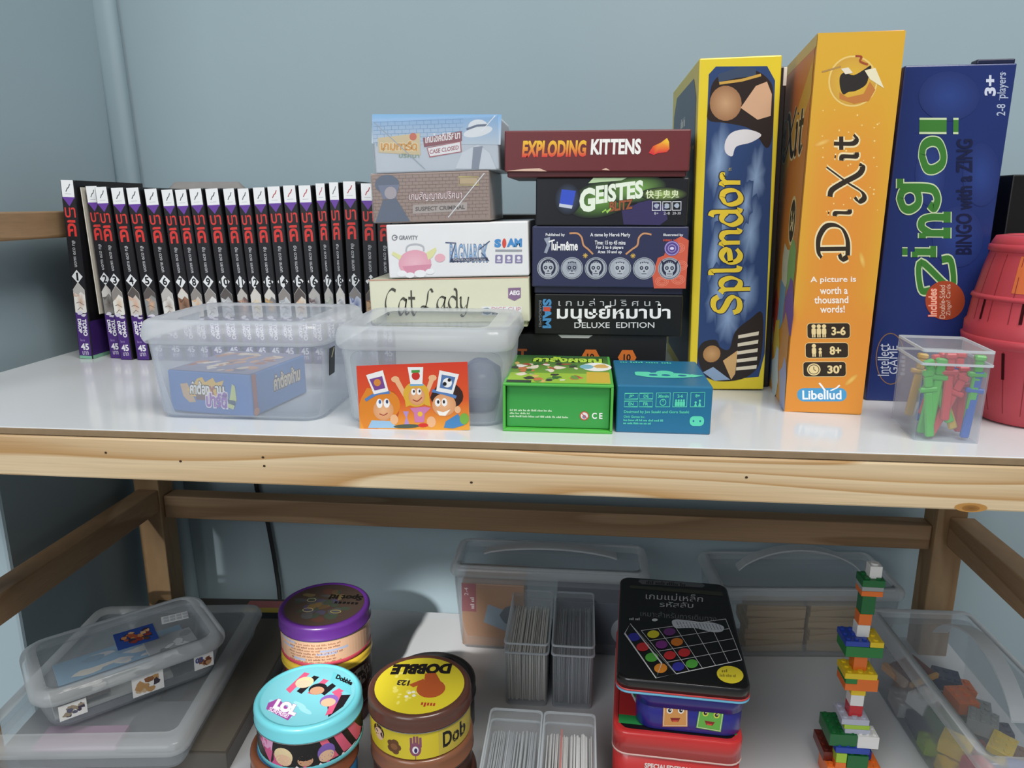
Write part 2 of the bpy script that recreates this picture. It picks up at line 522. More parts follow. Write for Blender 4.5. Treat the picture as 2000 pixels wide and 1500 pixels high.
unit = empty('wooden_shelf_unit', 'two-tier pine shelf unit with glossy white boards', 'shelf', (0, 0, -.95))
def up(name, x0, x1, y0, y1, z0, z1, m, bevel=.0015):
    o = bbox(name, x0, x1, y0, y1, z0 + .95, z1 + .95, m, unit, bevel); return o
tb = up('shelf_board', -.598, .50, .514, .925, -.0055, 0, M_lam, .0006)
bbox('board_edge', -.598, .50, .5125, .5139, .95 - .0052, .95 - .0005, M_mdf, tb, .0003)
bbox('board_underside', -.597, .499, .549, .924, .95 - .0072, .95 - .0057, mat('raw_board_underside', '6a5b4a', .8, .2, noise=.15, nscale=30), tb, .0002)
up('shelf_board', -.598, .485, .56, .925, -.396, -.39, M_lam, .0006)
fr = up('front_rail', -.60, .50, .512, .547, -.0395, -.006, M_wood)
d = D((-.60, 0, .50, .034))
for x, z in ((-.365, .012), (-.239, .0115), (-.2385, .0185), (-.305, .017), (.118, .0145), (-.08, .026)):
    d.ell(x, z, .0011, .0009, '3a2a18', n=10)
d.ell(.272, .034 - .0025, .011, .0035, 'a9783c', 'b98a4c', n=18); d.ell(.272, .034 - .002, .006, .0024, '7d5427', '9a6c36', n=14)
d.build(fr, lambda u, v, k: (-.60 + u * 1.1, .5118 - k, .95 - .006 - v * .0335), 'nail_holes')['kind'] = 'stuff'
for x0, x1 in ((-.598, -.563), (.434, .469)):
    up('post', x0, x1, .885, .92, -.95, .161 if x0 < 0 else -.0055, M_woodZ)
    up('post', x0 - (.002 if x0 < 0 else -.03), x1 - (.002 if x0 < 0 else -.03), .548, .583, -.95, .161 if x0 < 0 else -.0055, M_woodZ)
up('back_rail', -.562, .433, .892, .918, -.248, -.216, M_wood2)
up('side_rail', -.592, -.564, .585, .884, -.235, -.204, M_woodY)
up('side_rail', .448, .476, .585, .884, -.238, -.200, M_woodY)
up('arm_rail', -.598, -.570, .585, .884, .133, .161, M_woodY)

bm = bmesh.new()
tube(bm, [(-.475, .978, -.10), (-.47, .978, -.237), (-.463, .978, -.262), (-.457, .977, -.29), (-.452, .977, -.34), (-.448, .976, -.39), (-.446, .974, -.48)], .0032, 8)
tag(mobj('power_cable', bm, mat('black_rubber', '15171a', .5), smooth=True), 'black power cable hanging down the wall behind the back rail', 'cable')

bm = bmesh.new()
loft(bm, [(.115, .030, .012, 0), (.120, .036, .014, .05), (.118, .034, .014, .15), (.10, .02, .009, .188), (.085, .006, .003, .196)])
tag(mobj('fabric_pouch', bm, mat('taupe_cloth', '8d8a88', .85, .2, noise=.2, nscale=50, bump=.4), loc=(-.482, .938, 0), smooth=True),
    'grey-brown soft pouch standing behind the row of black comic books', 'pouch')

# ------------------------------------------------------------------ comic books
M_page = mat('book_paper', 'd8d2c4', .8, .2, noise=.12, nscale=200)
def book_meshes():
    bm = bmesh.new(); t, dp, h = .0160, .125, 1.0
    add_box(bm, -t / 2, t / 2, .0, dp, 0, .186, .0018, 2)
    # hollow look: pages are a slightly smaller block standing proud inside the cover at the top and back
    return bm
bk_top = [(-.546,.193),(-.525,.187),(-.511,.186),(-.493,.185),(-.475,.185),(-.457,.184),(-.439,.183),(-.422,.183),(-.407,.184),(-.389,.184),(-.371,.184),(-.354,.184),(-.338,.185),(-.321,.186),(-.305,.187),(-.290,.187),(-.271,.189),(-.258,.190),(-.241,.191),(-.223,.189),(-.206,.188)]
bk_dia = [-.551,-.524,-.508,-.489,-.471,-.451,-.433,-.418,-.402,-.384,-.366,-.351,-.335,-.319,-.302,-.286,-.270,-.257,-.241,-.223,-.207]
art = [('e8e4de','c9a58c'),('8d8a86','55504c'),('e9e6de','d8bda0'),('cfc8c0','d9a98a'),('8f9190','d9a884'),('d8d6d2','a89a8c'),('94705a','5a4030'),('c9c4bc','d7a56e'),('dcdcdc','b8b8b8'),('a9abac','d0d2d4'),('6d5a58','d0a890'),('d4d0c8','d8c088'),('7b7d82','d8b070'),('cdd0d4','9fa4aa'),('dcd4c8','d6a87c'),('a7a9ac','5a2a2c'),('9fa2a2','c8ccb8'),('d9dbde','6c7078'),('c6cede','54619c'),('c2a07c','6a3a28'),('b9a890','705040')]
WORDS = 'one two three four five six seven eight nine ten eleven twelve thirteen fourteen fifteen sixteen seventeen eighteen nineteen twenty twenty-one'.split()
BL = []
for i in range(21):
    lean = .03 if i == 0 else max(-.05, min(.01, sum((bk_top[j][0] - bk_dia[j]) / .096 for j in range(max(1, i - 1), min(21, i + 2))) / len(range(max(1, i - 1), min(21, i + 2)))))
    BL.append((lean, -.5535 if i == 0 else bk_dia[i] - lean * .09))
BT = []
for i in range(21):
    g = [abs(BL[i][1] + BL[i][0] * z - BL[j][1] - BL[j][0] * z) for j in (i - 1, i + 1) if 0 <= j < 21 for z in (0, .19)]
    BT.append(min(.0162, min(g) - .0003) if i else .0165)
TH = .0160
for i in range(21):
    n = i + 1
    (lean, xb), h = BL[i], bk_top[i][1]
    y = .765 if n != 2 else .772
    lab = 'black comic book with %s in the white diamond on its spine' % WORDS[i]
    b = empty('comic_book', lab, 'book', (xb, y, .0002 + abs(math.sin(lean)) * TH / 2), (0, lean, 0), 'row of black comic books')
    t = BT[i]
    bm = bmesh.new()
    add_box(bm, -t / 2, t / 2, 0, .004, 0, h, .0014, 2)
    add_box(bm, -t / 2, -t / 2 + .0008, .003, .125, 0, h)
    add_box(bm, t / 2 - .0008, t / 2, .003, .125, 0, h)
    mobj('cover', bm, card('17171b', .3), b)
    bbox('pages', -t / 2 + .0009, t / 2 - .0009, .0042, .122, .002, h - .002, M_page, b, .0002)
    s = D((0, 0, 100, 1270))
    s.rect(0, 0, 100, 1270, '1b1b20')
    s.rect(2, 0, 98, 115, 'eef0f2')
    s.line([(34, 78), (48, 55), (58, 50), (70, 26)], 7, 'b04048' if n in (14, 15, 16, 17, 19, 20) else '555a60')
    s.rect(25, 92, 75, 95, 'b8bcc2')
    s.poly([(2, 116), (98, 116), (50, 178)], '6a3fa0'); s.rect(2, 115, 98, 125, '6a3fa0')
    s.text('บา', 8, 185, 92, 255, 'd83a36', bold=.012)
    s.text('คิ', 16, 272, 84, 385, 'd83a36', bold=.02)
    s.text('ยัน ดวง แมดก', 38, 415, 66, 600, 'c8cace', bold=.01, rot=-90)
    s.poly([(50, 620), (94, 668), (50, 716), (6, 668)], 'e6e8ea')
    s.text(str(n), (43 if n == 1 else 32) if n < 10 else (28 if n == 11 else 18), 640, (59 if n == 1 else 68) if n < 10 else (74 if n == 11 else 82), 697, '17171b', bold=.03)
    a, c2 = art[i]
    s.poly([(50, 708), (98, 762), (98, 930), (4, 930), (4, 762)], a)
    s.ell(58, 850, 34, 62, c2, a, n=16, jag=.25, seed=i)
    s.ell(30, 790, 22, 30, a, c2, n=10, jag=.3, seed=i + 40)
    s.poly([(50, 712), (96, 764), (96, 800 + 20 * (i % 2)), (66, 776), (40, 800), (5, 780 + 25 * (i % 3)), (5, 764)], ['b9b6b2', '5c5654', '8f8a86', 'd2cfc9'][(i * 3 + i // 4) % 4])
    s.line([(20, 860), (45, 852), (80, 872)], 5, '7a6c62'); s.line([(70, 905), (50, 890), (24, 912)], 5, '8a7c74')
    s.poly([(2, 925), (25, 945), (45, 915), (70, 950), (98, 920), (98, 1270), (2, 1270)], '4a2a78')
    s.ell(40, 930, 26, 12, 'd9d4e2', n=9, jag=.4, seed=i + 80); s.ell(70, 948, 22, 9, 'd9d4e2', n=9, jag=.4, seed=i + 90)
    s.text('TOMO', 50, 975, 86, 1100, 'e9e9ee', bold=.05, rot=-90)
    s.text('DROP', 14, 975, 44, 1080, 'e9e9ee', bold=.05, rot=-90)
    s.tiny(20, 1120, 84, 1140, '8d7ab0', 2)
    s.text('45', 18, 1155, 84, 1205, 'e9e9ee', bold=.035)
    s.text('บาท', 26, 1214, 76, 1242, 'c9c4d6', bold=.02)
    if n == 1: s.rect(0, 1248, 100, 1270, '7fb59a')
    s.build(b, f_front(t * .86, h))
    if n == 1:
        cv = D((0, 0, 100, 100)); cv.rect(0, 78, 100, 98, '3d2566'); cv.rect(0, 98, 100, 100, '7fb59a')
        cv.build(b, f_right(t, .125, h))
    if n == 2:
        bbox('cover_flap', -t / 2 - .004, -t / 2 - .003, -.002, .115, .05, h - .001, M_page, b, .0002)

# ------------------------------------------------------------------ boxes on the upper board
def game_box(label, loc, rotz, w, d, h, col, tray=.0, tray_col=None, roty=0.0, rough=.34, group=None, name='game_box', bev=.0012):
    """root at the middle of the front edge of the base; lid over a slightly smaller tray"""
    b = empty(name, label, 'box', loc, (0, roty, rotz), group)
    b['dims'] = (w, d, h)
    bbox('lid', -w / 2, w / 2, 0, d, tray, h, card(col, rough), b, bev, 2)
    if tray:
        bbox('tray', -w / 2 + .0022, w / 2 - .0022, .0022, d - .0022, 0, tray + .001, card(tray_col or col, rough), b, .0008, 1)
    return b
def front(b, dd, tray=0.0, name='print'):
    w, d, h = b['dims']
    return dd.build(b, f_front(w, h - tray, 0, tray), name)

# right stack, bottom to top
b = game_box('black box with orange hexagons, bottom of the taller stack', (.0055, .672, 0), 0, .139, .11, .0525, '1c1c1e')
q = D([(1003, 655), (1300, 657), (1300, 755), (1003, 755)])
q.rect(1003, 655, 1300, 757, '1c1c1e')
q.poly([(1090, 655), (1160, 655), (1150, 661), (1098, 661)], 'c8c8c6')
for cx in (1155, 1226):
    q.poly([(cx - 18, 694), (cx - 10, 681), (cx + 10, 681), (cx + 18, 694), (cx + 10, 707), (cx - 10, 707)], 'd0702e')
    q.text('10', cx - 7, 688, cx + 7, 700, '1c1c1e', bold=.03)
q.text('T', 1012, 681, 1030, 700, '8a4a28', bold=.04)
front(b, q)

b = game_box('black box with white Thai title reading deluxe edition', (.0215, .670, .0527), 0, .132, .11, .0375, '151617', .0)
q = D([(1042, 573), (1336, 575), (1332, 656), (1042, 650)])
q.text('SIAM', 1058, 583, 1076, 638, '4b8fc4', bold=.05, rot=-90); q.rect(1060, 598, 1074, 606, 'c8503c')
q.text('BOARDGAMES', 1051, 586, 1056, 636, '8b8f92', rot=-90)
q.text('เ ก ม ล่ า ป ริ ศ น า', 1090, 582, 1290, 596, 'b9bcc0')
q.text('มนุษย์หมาป่า', 1087, 592, 1311, 628, 'f2f3f4', bold=.022)
q.text('DELUXE  EDITION', 1122, 627, 1280, 638, 'd8dadc', bold=.008)
front(b, q)

b = game_box('navy box with a row of six grey skull medallions', (.021, .668, .0904), 0, .136, .11, .0595, '323655', .006, '24273c')
q = D([(1039, 443), (1345, 443), (1341, 566), (1040, 564)])
q.poly([(1280, 566), (1276, 540), (1286, 505), (1298, 500), (1305, 478), (1330, 462), (1345, 470), (1341, 566)], 'd0604a')
for cx, cy in ((1325, 485), (1331, 520), (1326, 548), (1295, 552)):
    for k in range(3): q.ring(cx, cy, 13 - 3 * k, 10 - 3 * k, 1.2, 'e88a72', 14)
q.text('Published by', 1066, 457, 1104, 464, 'eef0f4', bold=.02)
q.text("lui-même", 1078, 472, 1130, 491, 'f4f4f6', bold=.03)
q.line([(1064, 470), (1070, 468), (1072, 480), (1066, 496)], 6, '9aa2b4'); q.line([(1072, 474), (1084, 470)], 3, 'f4f4f6')
q.text('A game by Hervé Marly', 1154, 456, 1232, 465, 'eef0f4', bold=.02)
q.text('Time: 15 to 45 mins', 1163, 471, 1223, 479, 'eef0f4', bold=.02)
q.text('For 3 to 6 players', 1166, 481, 1219, 489, 'eef0f4', bold=.02)
q.text('Ages 10 and up', 1169, 490, 1216, 498, 'eef0f4', bold=.02)
q.text('Illustrated by', 1296, 457, 1334, 463, 'eef0f4', bold=.02)
q.line([(1113, 457), (1128, 457), (1137, 465), (1141, 480), (1150, 488), (1160, 498)], 3.5, 'c9946c', smooth=True)
q.line([(1273, 459), (1258, 457), (1249, 465), (1246, 480), (1236, 488), (1224, 498)], 3.5, 'c9946c', smooth=True)
for cx in (1145, 1238):
    for k in range(4): q.line([(cx - 5 * math.cos(k * .785), 501 - 5 * math.sin(k * .785)), (cx + 5 * math.cos(k * .785), 501 + 5 * math.sin(k * .785))], 1.3, 'd8b45c')
q.tiny(1296, 466, 1334, 472, 'c8503c', 2)
q.ell(1313, 486, 15, 15, '5a4a90'); q.ring(1313, 486, 14, 14, 2, 'a89ad0'); q.ring(1313, 486, 8, 8, 1.5, 'a89ad0'); q.ell(1313, 486, 4, 3, 'd8d0f0')
for i, cx in enumerate((1072, 1119, 1166, 1213, 1260, 1309)):
    cy = 526
    q.ell(cx, cy, 22, 22, 'a9b0bc'); q.ell(cx, cy, 20.6, 20.6, '2b2f48'); q.ell(cx, cy, 19.6, 19.6, 'a9b0bc')
    dk = '2b2f48'
    if i in (0, 2, 5): q.ell(cx, cy - 1, 15, 17, dk, n=18)
    q.ell(cx, cy - 2, 11, 12, 'b8bec8' if i != 1 else '8f97a6'); q.rr(cx - 6.5, cy + 6, cx + 6.5, cy + 15, 3, 'b8bec8')
    for s in (-1, 1): q.ell(cx + 5 * s, cy - 1, 3.6, 3.8, dk, n=12); q.ell(cx + 5 * s, cy - 1, 1.5, 1.6, 'b8bec8', n=8)
    q.poly([(cx, cy + 3), (cx - 2, cy + 7), (cx + 2, cy + 7)], dk); q.rect(cx - 5, cy + 10, cx + 5, cy + 11.5, dk)
    for k in range(-2, 3): q.ell(cx + 3.5 * k, cy - 11 - (2 - abs(k)) * .8, 1.3, 1.5, dk, n=8)
    if i == 5:
        for s in (-1, 1): q.poly([(cx + 8 * s, cy - 10), (cx + 17 * s, cy - 17), (cx + 13 * s, cy - 4)], dk)
front(b, q, .006)

b = game_box('black box with glowing green title and blue book picture', (.0215, .668, .1503), 0, .131, .105, .0405, '1d1e24')
q = D([(1047, 347), (1345, 347), (1342, 438), (1047, 435)])
q.poly([(1220, 434), (1215, 402), (1240, 398), (1262, 385), (1300, 400), (1305, 425), (1290, 436)], '3a3460')
q.ell(1180, 385, 72, 34, '6fa24c', '1d1e24', rot=-14, n=30); q.ell(1240, 368, 62, 26, '7fb05a', '1d1e24', rot=-6, n=30)
q.ell(1296, 378, 46, 13, '8fae58', '1d1e24', n=26)
q.poly([(1150, 357), (1160, 347), (1225, 347), (1215, 352)], 'b9d4a8')
q.ell(1110, 386, 26, 30, '50607e', '1d1e24', n=20)
q.poly([(1098, 368), (1126, 371), (1120, 398), (1094, 394)], '3a55c8'); q.poly([(1094, 394), (1120, 398), (1118, 404), (1093, 400)], 'c8cede')
q.text('G', 1133, 367, 1164, 412, 'eaf4e4', bold=.05, slope=-.1)
q.text('EISTES', 1165, 362, 1257, 396, 'eaf4e4', bold=.045, slope=-.12)
q.text('BLITZ', 1192, 392, 1237, 410, '9a5a3c', bold=.04, outline='3a2a1c', slope=-.12)
q.line([(1178, 411), (1185, 406), (1187, 411), (1195, 404)], 2.5, '9fd060')
q.text('快手鬼鬼', 1262, 370, 1326, 386, 'e6f0c8', bold=.012)
for cx in (1283, 1303, 1322):
    q.frame(cx - 8, 392, cx + 8, 408, 1.3, 'd8dce2')
    q.ell(cx, 400, 5, 4.5, 'a9b4c4', n=10, jag=.25, seed=cx)
q.text('8+', 1279, 411, 1287, 416, 'd0d4da'); q.text('2-8', 1297, 411, 1309, 416, 'd0d4da'); q.text('20-30', 1314, 411, 1330, 416, 'd0d4da')
front(b, q)

b = game_box('maroon box with flame-coloured title on top of the taller stack', (.0075, .664, .1912), 0, .157, .112, .0385, '6b2c30', .0045, '5a2428', rough=.42)
q = D([(985, 260), (1348, 249), (1345, 335), (993, 343)])
q.text('EXPLODING', 1024, 279, 1148, 313, 'f08030', bold=.045, grad=('f2c53a', 'd8343c'), slope=-.03)
q.text('KITTENS', 1157, 273, 1253, 305, 'f2f0ee', bold=.04, slope=-.03)
q.put([(1268, 299), (1276, 285), (1290, 278), (1302, 268), (1306, 276), (1307, 290), (1302, 297), (1286, 299), (1278, 303)], [tuple(range(9))],
      [lin(x) for x in ('d83040', 'e85a34', 'f0a038', 'f4c83c', 'f4c83c', 'e86a34', 'd83a3c', 'd8343c', 'd8343c')])
q.poly([(995, 341), (1030, 336), (1060, 334), (1075, 340)], 'd8b8a4'); q.poly([(1180, 335), (1188, 331), (1196, 336)], 'd8b8a4')
front(b, q, .0045)

# left stack, bottom to top (the whole stack leans a little)
TL = R(-1.6)
game_box('plain pale box under the cream box behind the clear tub', (-.1215, .668, 0), 0, .106, .09, .0565, 'c9c6b8')
b = game_box('cream box with black script title and shield badge', (-.121, .662, .0585), 0, .146, .095, .0455, 'dfdfc6', .005, 'd4d4ae', TL)
q = D([(726, 548), (1035, 538), (1038, 634), (726, 637)])
q.glyphs('Cat', 754, 563, 819, 622, '4a4a42', w=.2, nib=50, thin=.16, gap=.02)
q.glyphs('Lady', 824, 562, 922, 624, '4a4a42', w=.2, nib=50, thin=.16, gap=.0)
q.poly([(996, 562), (1020, 561), (1020, 582), (1008, 589), (996, 583)], '8b6f92'); q.text('AEG', 998, 567, 1018, 577, 'f2eef4', bold=.05)
q.rect(945, 601, 1022, 620, 'e6e8ea'); q.ell(954, 611, 8, 8, '6e8c9c', n=10, jag=.3)
q.text('DICE CUP', 964, 602, 1020, 612, 'c98a94', bold=.005); q.text('BOARD GAME CAFE', 965, 614, 1020, 618, '3c4248', bold=.04)
q.line([(726, 549), (1034, 539)], 2.5, 'c9a08c')
front(b, q, .005)

b = game_box('white box with pink bubble drawing and blue lettering', (-.1125, .662, .1052), 0, .127, .095, .0475, 'e9eaec', roty=TL)
q = D([(756, 440), (1033, 432), (1036, 536), (765, 541)])
q.ring(774, 464, 5.5, 5.5, 1.6, '777c84'); q.line([(774, 464), (780, 462)], 1.6, '777c84')
q.text('GRAVITY', 783, 460, 820, 468, '777c84', bold=.02)
q.ell(815, 512, 32, 25, 'ecbcc8', 'e3a6b8'); q.poly([(790, 518), (848, 514), (842, 530), (800, 533)], 'd893aa')
for x, y, r in ((790, 532, 10), (806, 535, 9), (826, 532, 12), (845, 528, 9)): q.ell(x, y, r, r * .6, 'eef0f2', n=12)
for s, x in ((-1, 779), (1, 847)):
    q.poly([(x - 10 * s, 492 + 6 * (s < 0)), (x + 8 * s, 482 + 8 * (s < 0)), (x + 10 * s, 488 + 8 * (s < 0)), (x + 3 * s, 500), (x - 6 * s, 506)], 'dfe0a6')
q.line([(797, 490), (800, 480), (815, 476), (830, 480), (832, 489)], 3, 'b9bcc4', smooth=True)
q.ell(864, 502, 10, 8, 'e8b4c0')
q.text('RAGNAROK', 883, 476, 956, 510, '8fb4dc', bold=.0, outline='4a5a80', ow=.025)
q.line([(874, 473), (895, 474)], 2, '4a5a80'); q.line([(884, 509), (893, 476)], 2, '4a5a80'); q.line([(940, 486), (960, 470)], 2, '4a5a80'); q.line([(944, 492), (959, 508)], 2, '4a5a80')
q.poly([(886, 503), (956, 501), (958, 507), (884, 510)], '39415c'); q.text('MONSTER CARD COLLECTION', 890, 503, 952, 507.5, 'd8dce6')
q.text('S', 969, 466, 982, 482, '4a90d0', bold=.07); q.ell(988, 474, 4, 9, 'd85048', n=14); q.text('AM', 993, 465, 1022, 481, '4a90d0', bold=.07)
q.rect(971, 486, 1022, 490, '9aa0a8')
for x in (971, 990, 1009): q.rr(x, 496, x + 14, 512, 1.5, '8a84ac'); q.ell(x + 7, 502, 3.5, 3.5, 'e9e8f0', n=10); q.rect(x + 3, 507, x + 11, 509, 'e9e8f0')
front(b, q)

def bricks(q, x0, y0, x1, y1, dx, dy, col, sl):
    y = y0; k = 0; V, Fc = [], []
    def ln(a, b):
        v, f = D._stroke([a, b], .8); n = len(V); V.extend(v); Fc.extend(tuple(i + n for i in g) for g in f)
    while y < y1:
        ln((x0, y), (x1, y + sl * (x1 - x0)))
        x = x0 + (dx / 2 if k % 2 else dx)
        while x < x1:
            ln((x, y + sl * (x - x0)), (x + .5, y + dy + sl * (x - x0))); x += dx
        y += dy; k += 1
    q.put(V, Fc, col)
M_wrap = clear('shrink_wrap', .10, 'f2f4f6', .12)
b = game_box('pinkish brick-patterned box in clear wrap with signal title', (-.1355, .662, .1534), 0, .105, .095, .0425, 'a58d82', roty=TL)
q = D([(727, 347), (957, 338), (962, 432), (735, 440)])
q.rect(727, 337, 962, 442, 'b09a90')
q.items.clear()
bricks(q, 731, 350, 957, 430, 13, 6.5, '8c7268', -.036)
q.ell(760, 366, 24, 18, '5d6a80', n=18); q.poly([(742, 368), (784, 366), (778, 392), (752, 394)], '77809a')
q.poly([(738, 438), (752, 396), (778, 392), (806, 435)], '5d6a80'); q.ell(767, 382, 12, 12, 'b4aab0', n=14)
q.text('เกมสัญญาณปริศนา', 804, 380, 906, 398, 'f6f2f2', bold=.004, outline='9a4a54', ow=.04, slope=-.04)
q.poly([(811, 404), (916, 398), (916, 414), (811, 421)], 'b9aca6'); q.text('SUSPECT CRIMINAL', 816, 408, 912, 416, '5a5250', bold=.03, slope=-.05)
q.frame(899, 351, 937, 366, 1.2, 'd0c070'); q.rect(901, 353, 935, 364, 'c9b088')
q.line([(880, 427), (948, 344)], 1.8, 'f0f2f4')
front(b, q)
bbox('wrap', -.0531, .0531, -.0009, .0955, .0002, .0431, M_wrap, b, .001)

b = game_box('pale blue brick-patterned box on top of the shorter stack', (-.13, .662, .1962), 0, .109, .095, .0445, 'c3ccd6', roty=TL)
q = D([(728, 242), (970, 232), (977, 330), (737, 342)])
q.rect(728, 231, 978, 285, '7fb0dc', 'c3d0dc', 4, 4)
bricks(q, 731, 246, 905, 284, 14, 7.5, '6a98c4', -.04)
q.poly([(740, 275), (822, 265), (824, 306), (742, 302)], 'd8c49a'); q.text('เกมการ์ด', 746, 280, 818, 298, 'd89a3c', bold=.04, outline='f2e6c0', ow=.05)
q.text('ปริศนา', 782, 303, 822, 311, '8aa088', bold=.02); q.ell(809, 272, 7, 7, 'd06848', n=14)
q.poly([(828, 274), (903, 261), (904, 279), (831, 291)], '8c4450'); q.text('เกมไขคดีปริศนา', 833, 268, 900, 284, 'f4f0f0', bold=.03, slope=-.14)
q.poly([(836, 292), (902, 279), (904, 299), (842, 310)], 'b05860'); q.poly([(838, 293), (900, 281), (902, 298), (843, 308)], 'f0eef0')
q.text('CASE CLOSED', 842, 296, 898, 304, 'a04a54', bold=.02, slope=-.17)
q.poly([(893, 330), (905, 300), (935, 285), (958, 300), (972, 330)], 'd4dae2'); q.ell(934, 262, 28, 9, 'e6eaee', rot=-12); q.ell(934, 253, 19, 13, 'e6eaee'); q.line([(912, 258), (932, 251), (952, 250)], 4, '5a6a84')
q.poly([(926, 290), (944, 288), (938, 330), (924, 330)], '8a93a4')
q.line([(733, 247), (834, 332)], 1.5, '9aa8b6'); q.line([(940, 262), (966, 233)], 1.5, 'f2f4f6')
front(b, q)
bbox('wrap', -.0551, .0551, -.0009, .0955, .0002, .0451, M_wrap, b, .001)

game_box('dark brown box standing behind the two stacks', (-.045, .785, 0), 0, .12, .07, .158, '4a403a')

# green box with recessed end
b = empty('game_box', 'bright green card box with recessed end panel at the board edge', 'box', (-.018, .540, 0))
w, dd_, h = .083, .108, .0378
Mg = card('55b54a'); bm = bmesh.new()
add_box(bm, -w / 2, w / 2, 0, dd_, h - .002, h, .0006); add_box(bm, -w / 2, w / 2, 0, dd_, 0, .0022, .0006)
add_box(bm, -w / 2, -w / 2 + .002, 0, dd_, .0022, h - .002, .0004); add_box(bm, w / 2 - .002, w / 2, 0, dd_, .0022, h - .002, .0004)
mobj('sleeve', bm, Mg, b)
bbox('drawer', -w / 2 + .0024, w / 2 - .0024, .0045, dd_ - .001, .0026, h - .0024, card('3fa04c'), b, .0006)
q = D([(986, 752), (1192, 752), (1191, 838), (987, 836)])
q.tiny(993, 800, 1120, 804, 'd8f0d0', 9); q.tiny(993, 806.5, 1045, 810, 'd8f0d0', 4); q.tiny(993, 812.5, 1128, 816.5, 'd8f0d0', 10)
q.ring(1142, 811, 9, 9, 1.6, 'd84a40'); q.ell(1142, 811, 7.2, 7.2, 'e8e4e4'); q.ell(1142, 813, 4, 4, '8a84a0', n=10); q.line([(1136, 805), (1148, 817)], 1.6, 'd84a40')
q.text('C E', 1157, 804, 1178, 817, 'f2f6f0', bold=.03)
q.build(b, f_front(w - .005, h - .005, .0045, .0025))
q = D((0, 0, 100, 100))
q.rect(2, 2, 98, 97, '2f5a34', '86b83a', 6, 6); q.rect(2, 66, 98, 97, '9cc23c'); q.rect(2, 90, 25, 97, '2c3c30')
rn = random.Random(4)
for k in range(46):
    x, y = rn.uniform(4, 70), rn.uniform(30, 92)
    q.ell(x, y, rn.uniform(2, 6), rn.uniform(2, 6), rn.choice(['c8784a', 'e6dcc8', 'e8e4da', '3c6a34', 'a8503c', 'd8b46a', '6a9a3c', '3a3a34']), rot=rn.uniform(0, 180), n=9, jag=.3, seed=k)
q.text('กาลังผจญ', 20, 6, 92, 30, 'b8e04a', bold=.05, outline='2c3c24', ow=.05)
q.ell(86, 42, 15, 15, 'f0f2ee'); q.ell(76, 42, 7, 8, '7fb8c8', n=14); q.ell(90, 40, 7, 7, 'd8b060', n=12, jag=.3)
q.rect(76, 60, 98, 94, 'd0b23c')
q.build(b, f_top(w - .001, dd_, h))

b = game_box('teal blue box with mint icons beside the green box', (.0615, .5455, 0), 0, .0705, .092, .0372, '246f96')
q = D([(1200, 752), (1388, 760), (1386, 846), (1202, 846)])
mint = '5fd8b4'
for x, y, s in ((1216, 769, 'JP'), (1245, 769, 'DE'), (1216, 784, 'EN'), (1245, 784, 'FR')):
    q.frame(x, y, x + 26, y + 11, 1.1, mint); q.text(s, x + 8, y + 2.5, x + 18, y + 8.5, mint, bold=.03)
for x in (1278, 1311, 1345): q.frame(x, 769, x + 27, 795, 1.1, mint)
q.text('30min', 1281, 772, 1302, 778, mint, bold=.03); q.ring(1291.5, 786.5, 6.5, 6.5, 1.5, mint, 16); q.line([(1291.5, 786), (1291.5, 782)], 1.3, mint)
q.text('2-6', 1319, 772, 1330, 778, mint, bold=.03); q.text('8+', 1354, 772, 1363, 778, mint, bold=.03)
for k in range(4): q.ell(1317 + 5 * k, 783, 2, 2, mint, n=10); q.rr(1314.7 + 5 * k, 785, 1319.3 + 5 * k, 794, 1, mint)
for x, y in ((1355, 787), (1363, 784)): q.ell(x, y, 2.2, 2.2, mint, n=10); q.poly([(x - 3, 794), (x, y), (x + 3, 794)], mint)
q.text('Designed by Jun Sasaki and Goro Sasaki', 1216, 802, 1343, 808.5, mint, bold=.02); q.text('Oink Games Inc.', 1216, 812, 1258, 816.5, mint, bold=.02)
q.tiny(1216, 819, 1322, 823, mint, 8); q.tiny(1216, 825, 1298, 829, mint, 6)
q.rr(1345, 812, 1373, 830, 8, mint); q.ell(1352.5, 821, 1.8, 2, '246f96', n=8); q.ell(1365.5, 821, 1.8, 2, '246f96', n=8)
front(b, q)
q = D((0, 0, 100, 100))
q.tiny(8, 7, 92, 13, mint, 4)
q.ell(55, 62, 32, 10, mint, n=20); q.rr(22, 50, 40, 66, 4, mint); q.poly([(84, 56), (98, 61), (84, 68)], mint); q.ell(56, 52, 10, 8, mint, n=14)
for x in (42, 56, 74): q.ell(x, 62, 5, 3.5, '246f96', n=12)
q.build(b, f_top(.0705, .092, .0372))

# yellow tall box
b = game_box('tall yellow box with blue night-sky spine and yellow lettering', (.1335, .687, 0), 0, .068, .195, .2885, 'e2cb35', roty=R(-1.4))
b.location.z = .0009
q = D([(1365, 112), (1530, 103), (1498, 769), (1345, 757)])
quad = [(1384, 140), (1398, 126), (1500, 124), (1516, 150), (1500, 690), (1488, 740), (1400, 742), (1360, 725), (1362, 700)]
q.poly(quad, '2c4472')
for k, (x, y, rx, ry) in enumerate(((1405, 300, 22, 70), (1480, 330, 20, 60), (1415, 400, 26, 60), (1470, 440, 22, 70), (1398, 480, 16, 60), (1405, 560, 24, 70), (1462, 560, 24, 60), (1425, 610, 30, 60), (1460, 380, 14, 50))):
    q.ell(x, y, rx, ry, '8fa9cc', '2c4472', rot=6, n=22, jag=.2, seed=k)
q.poly(smoothpts([(1385, 190), (1392, 155), (1420, 135), (1470, 130), (1505, 150), (1513, 180), (1512, 250), (1500, 275), (1470, 240), (1420, 228), (1383, 222)], True, 4), '2a1f1c')
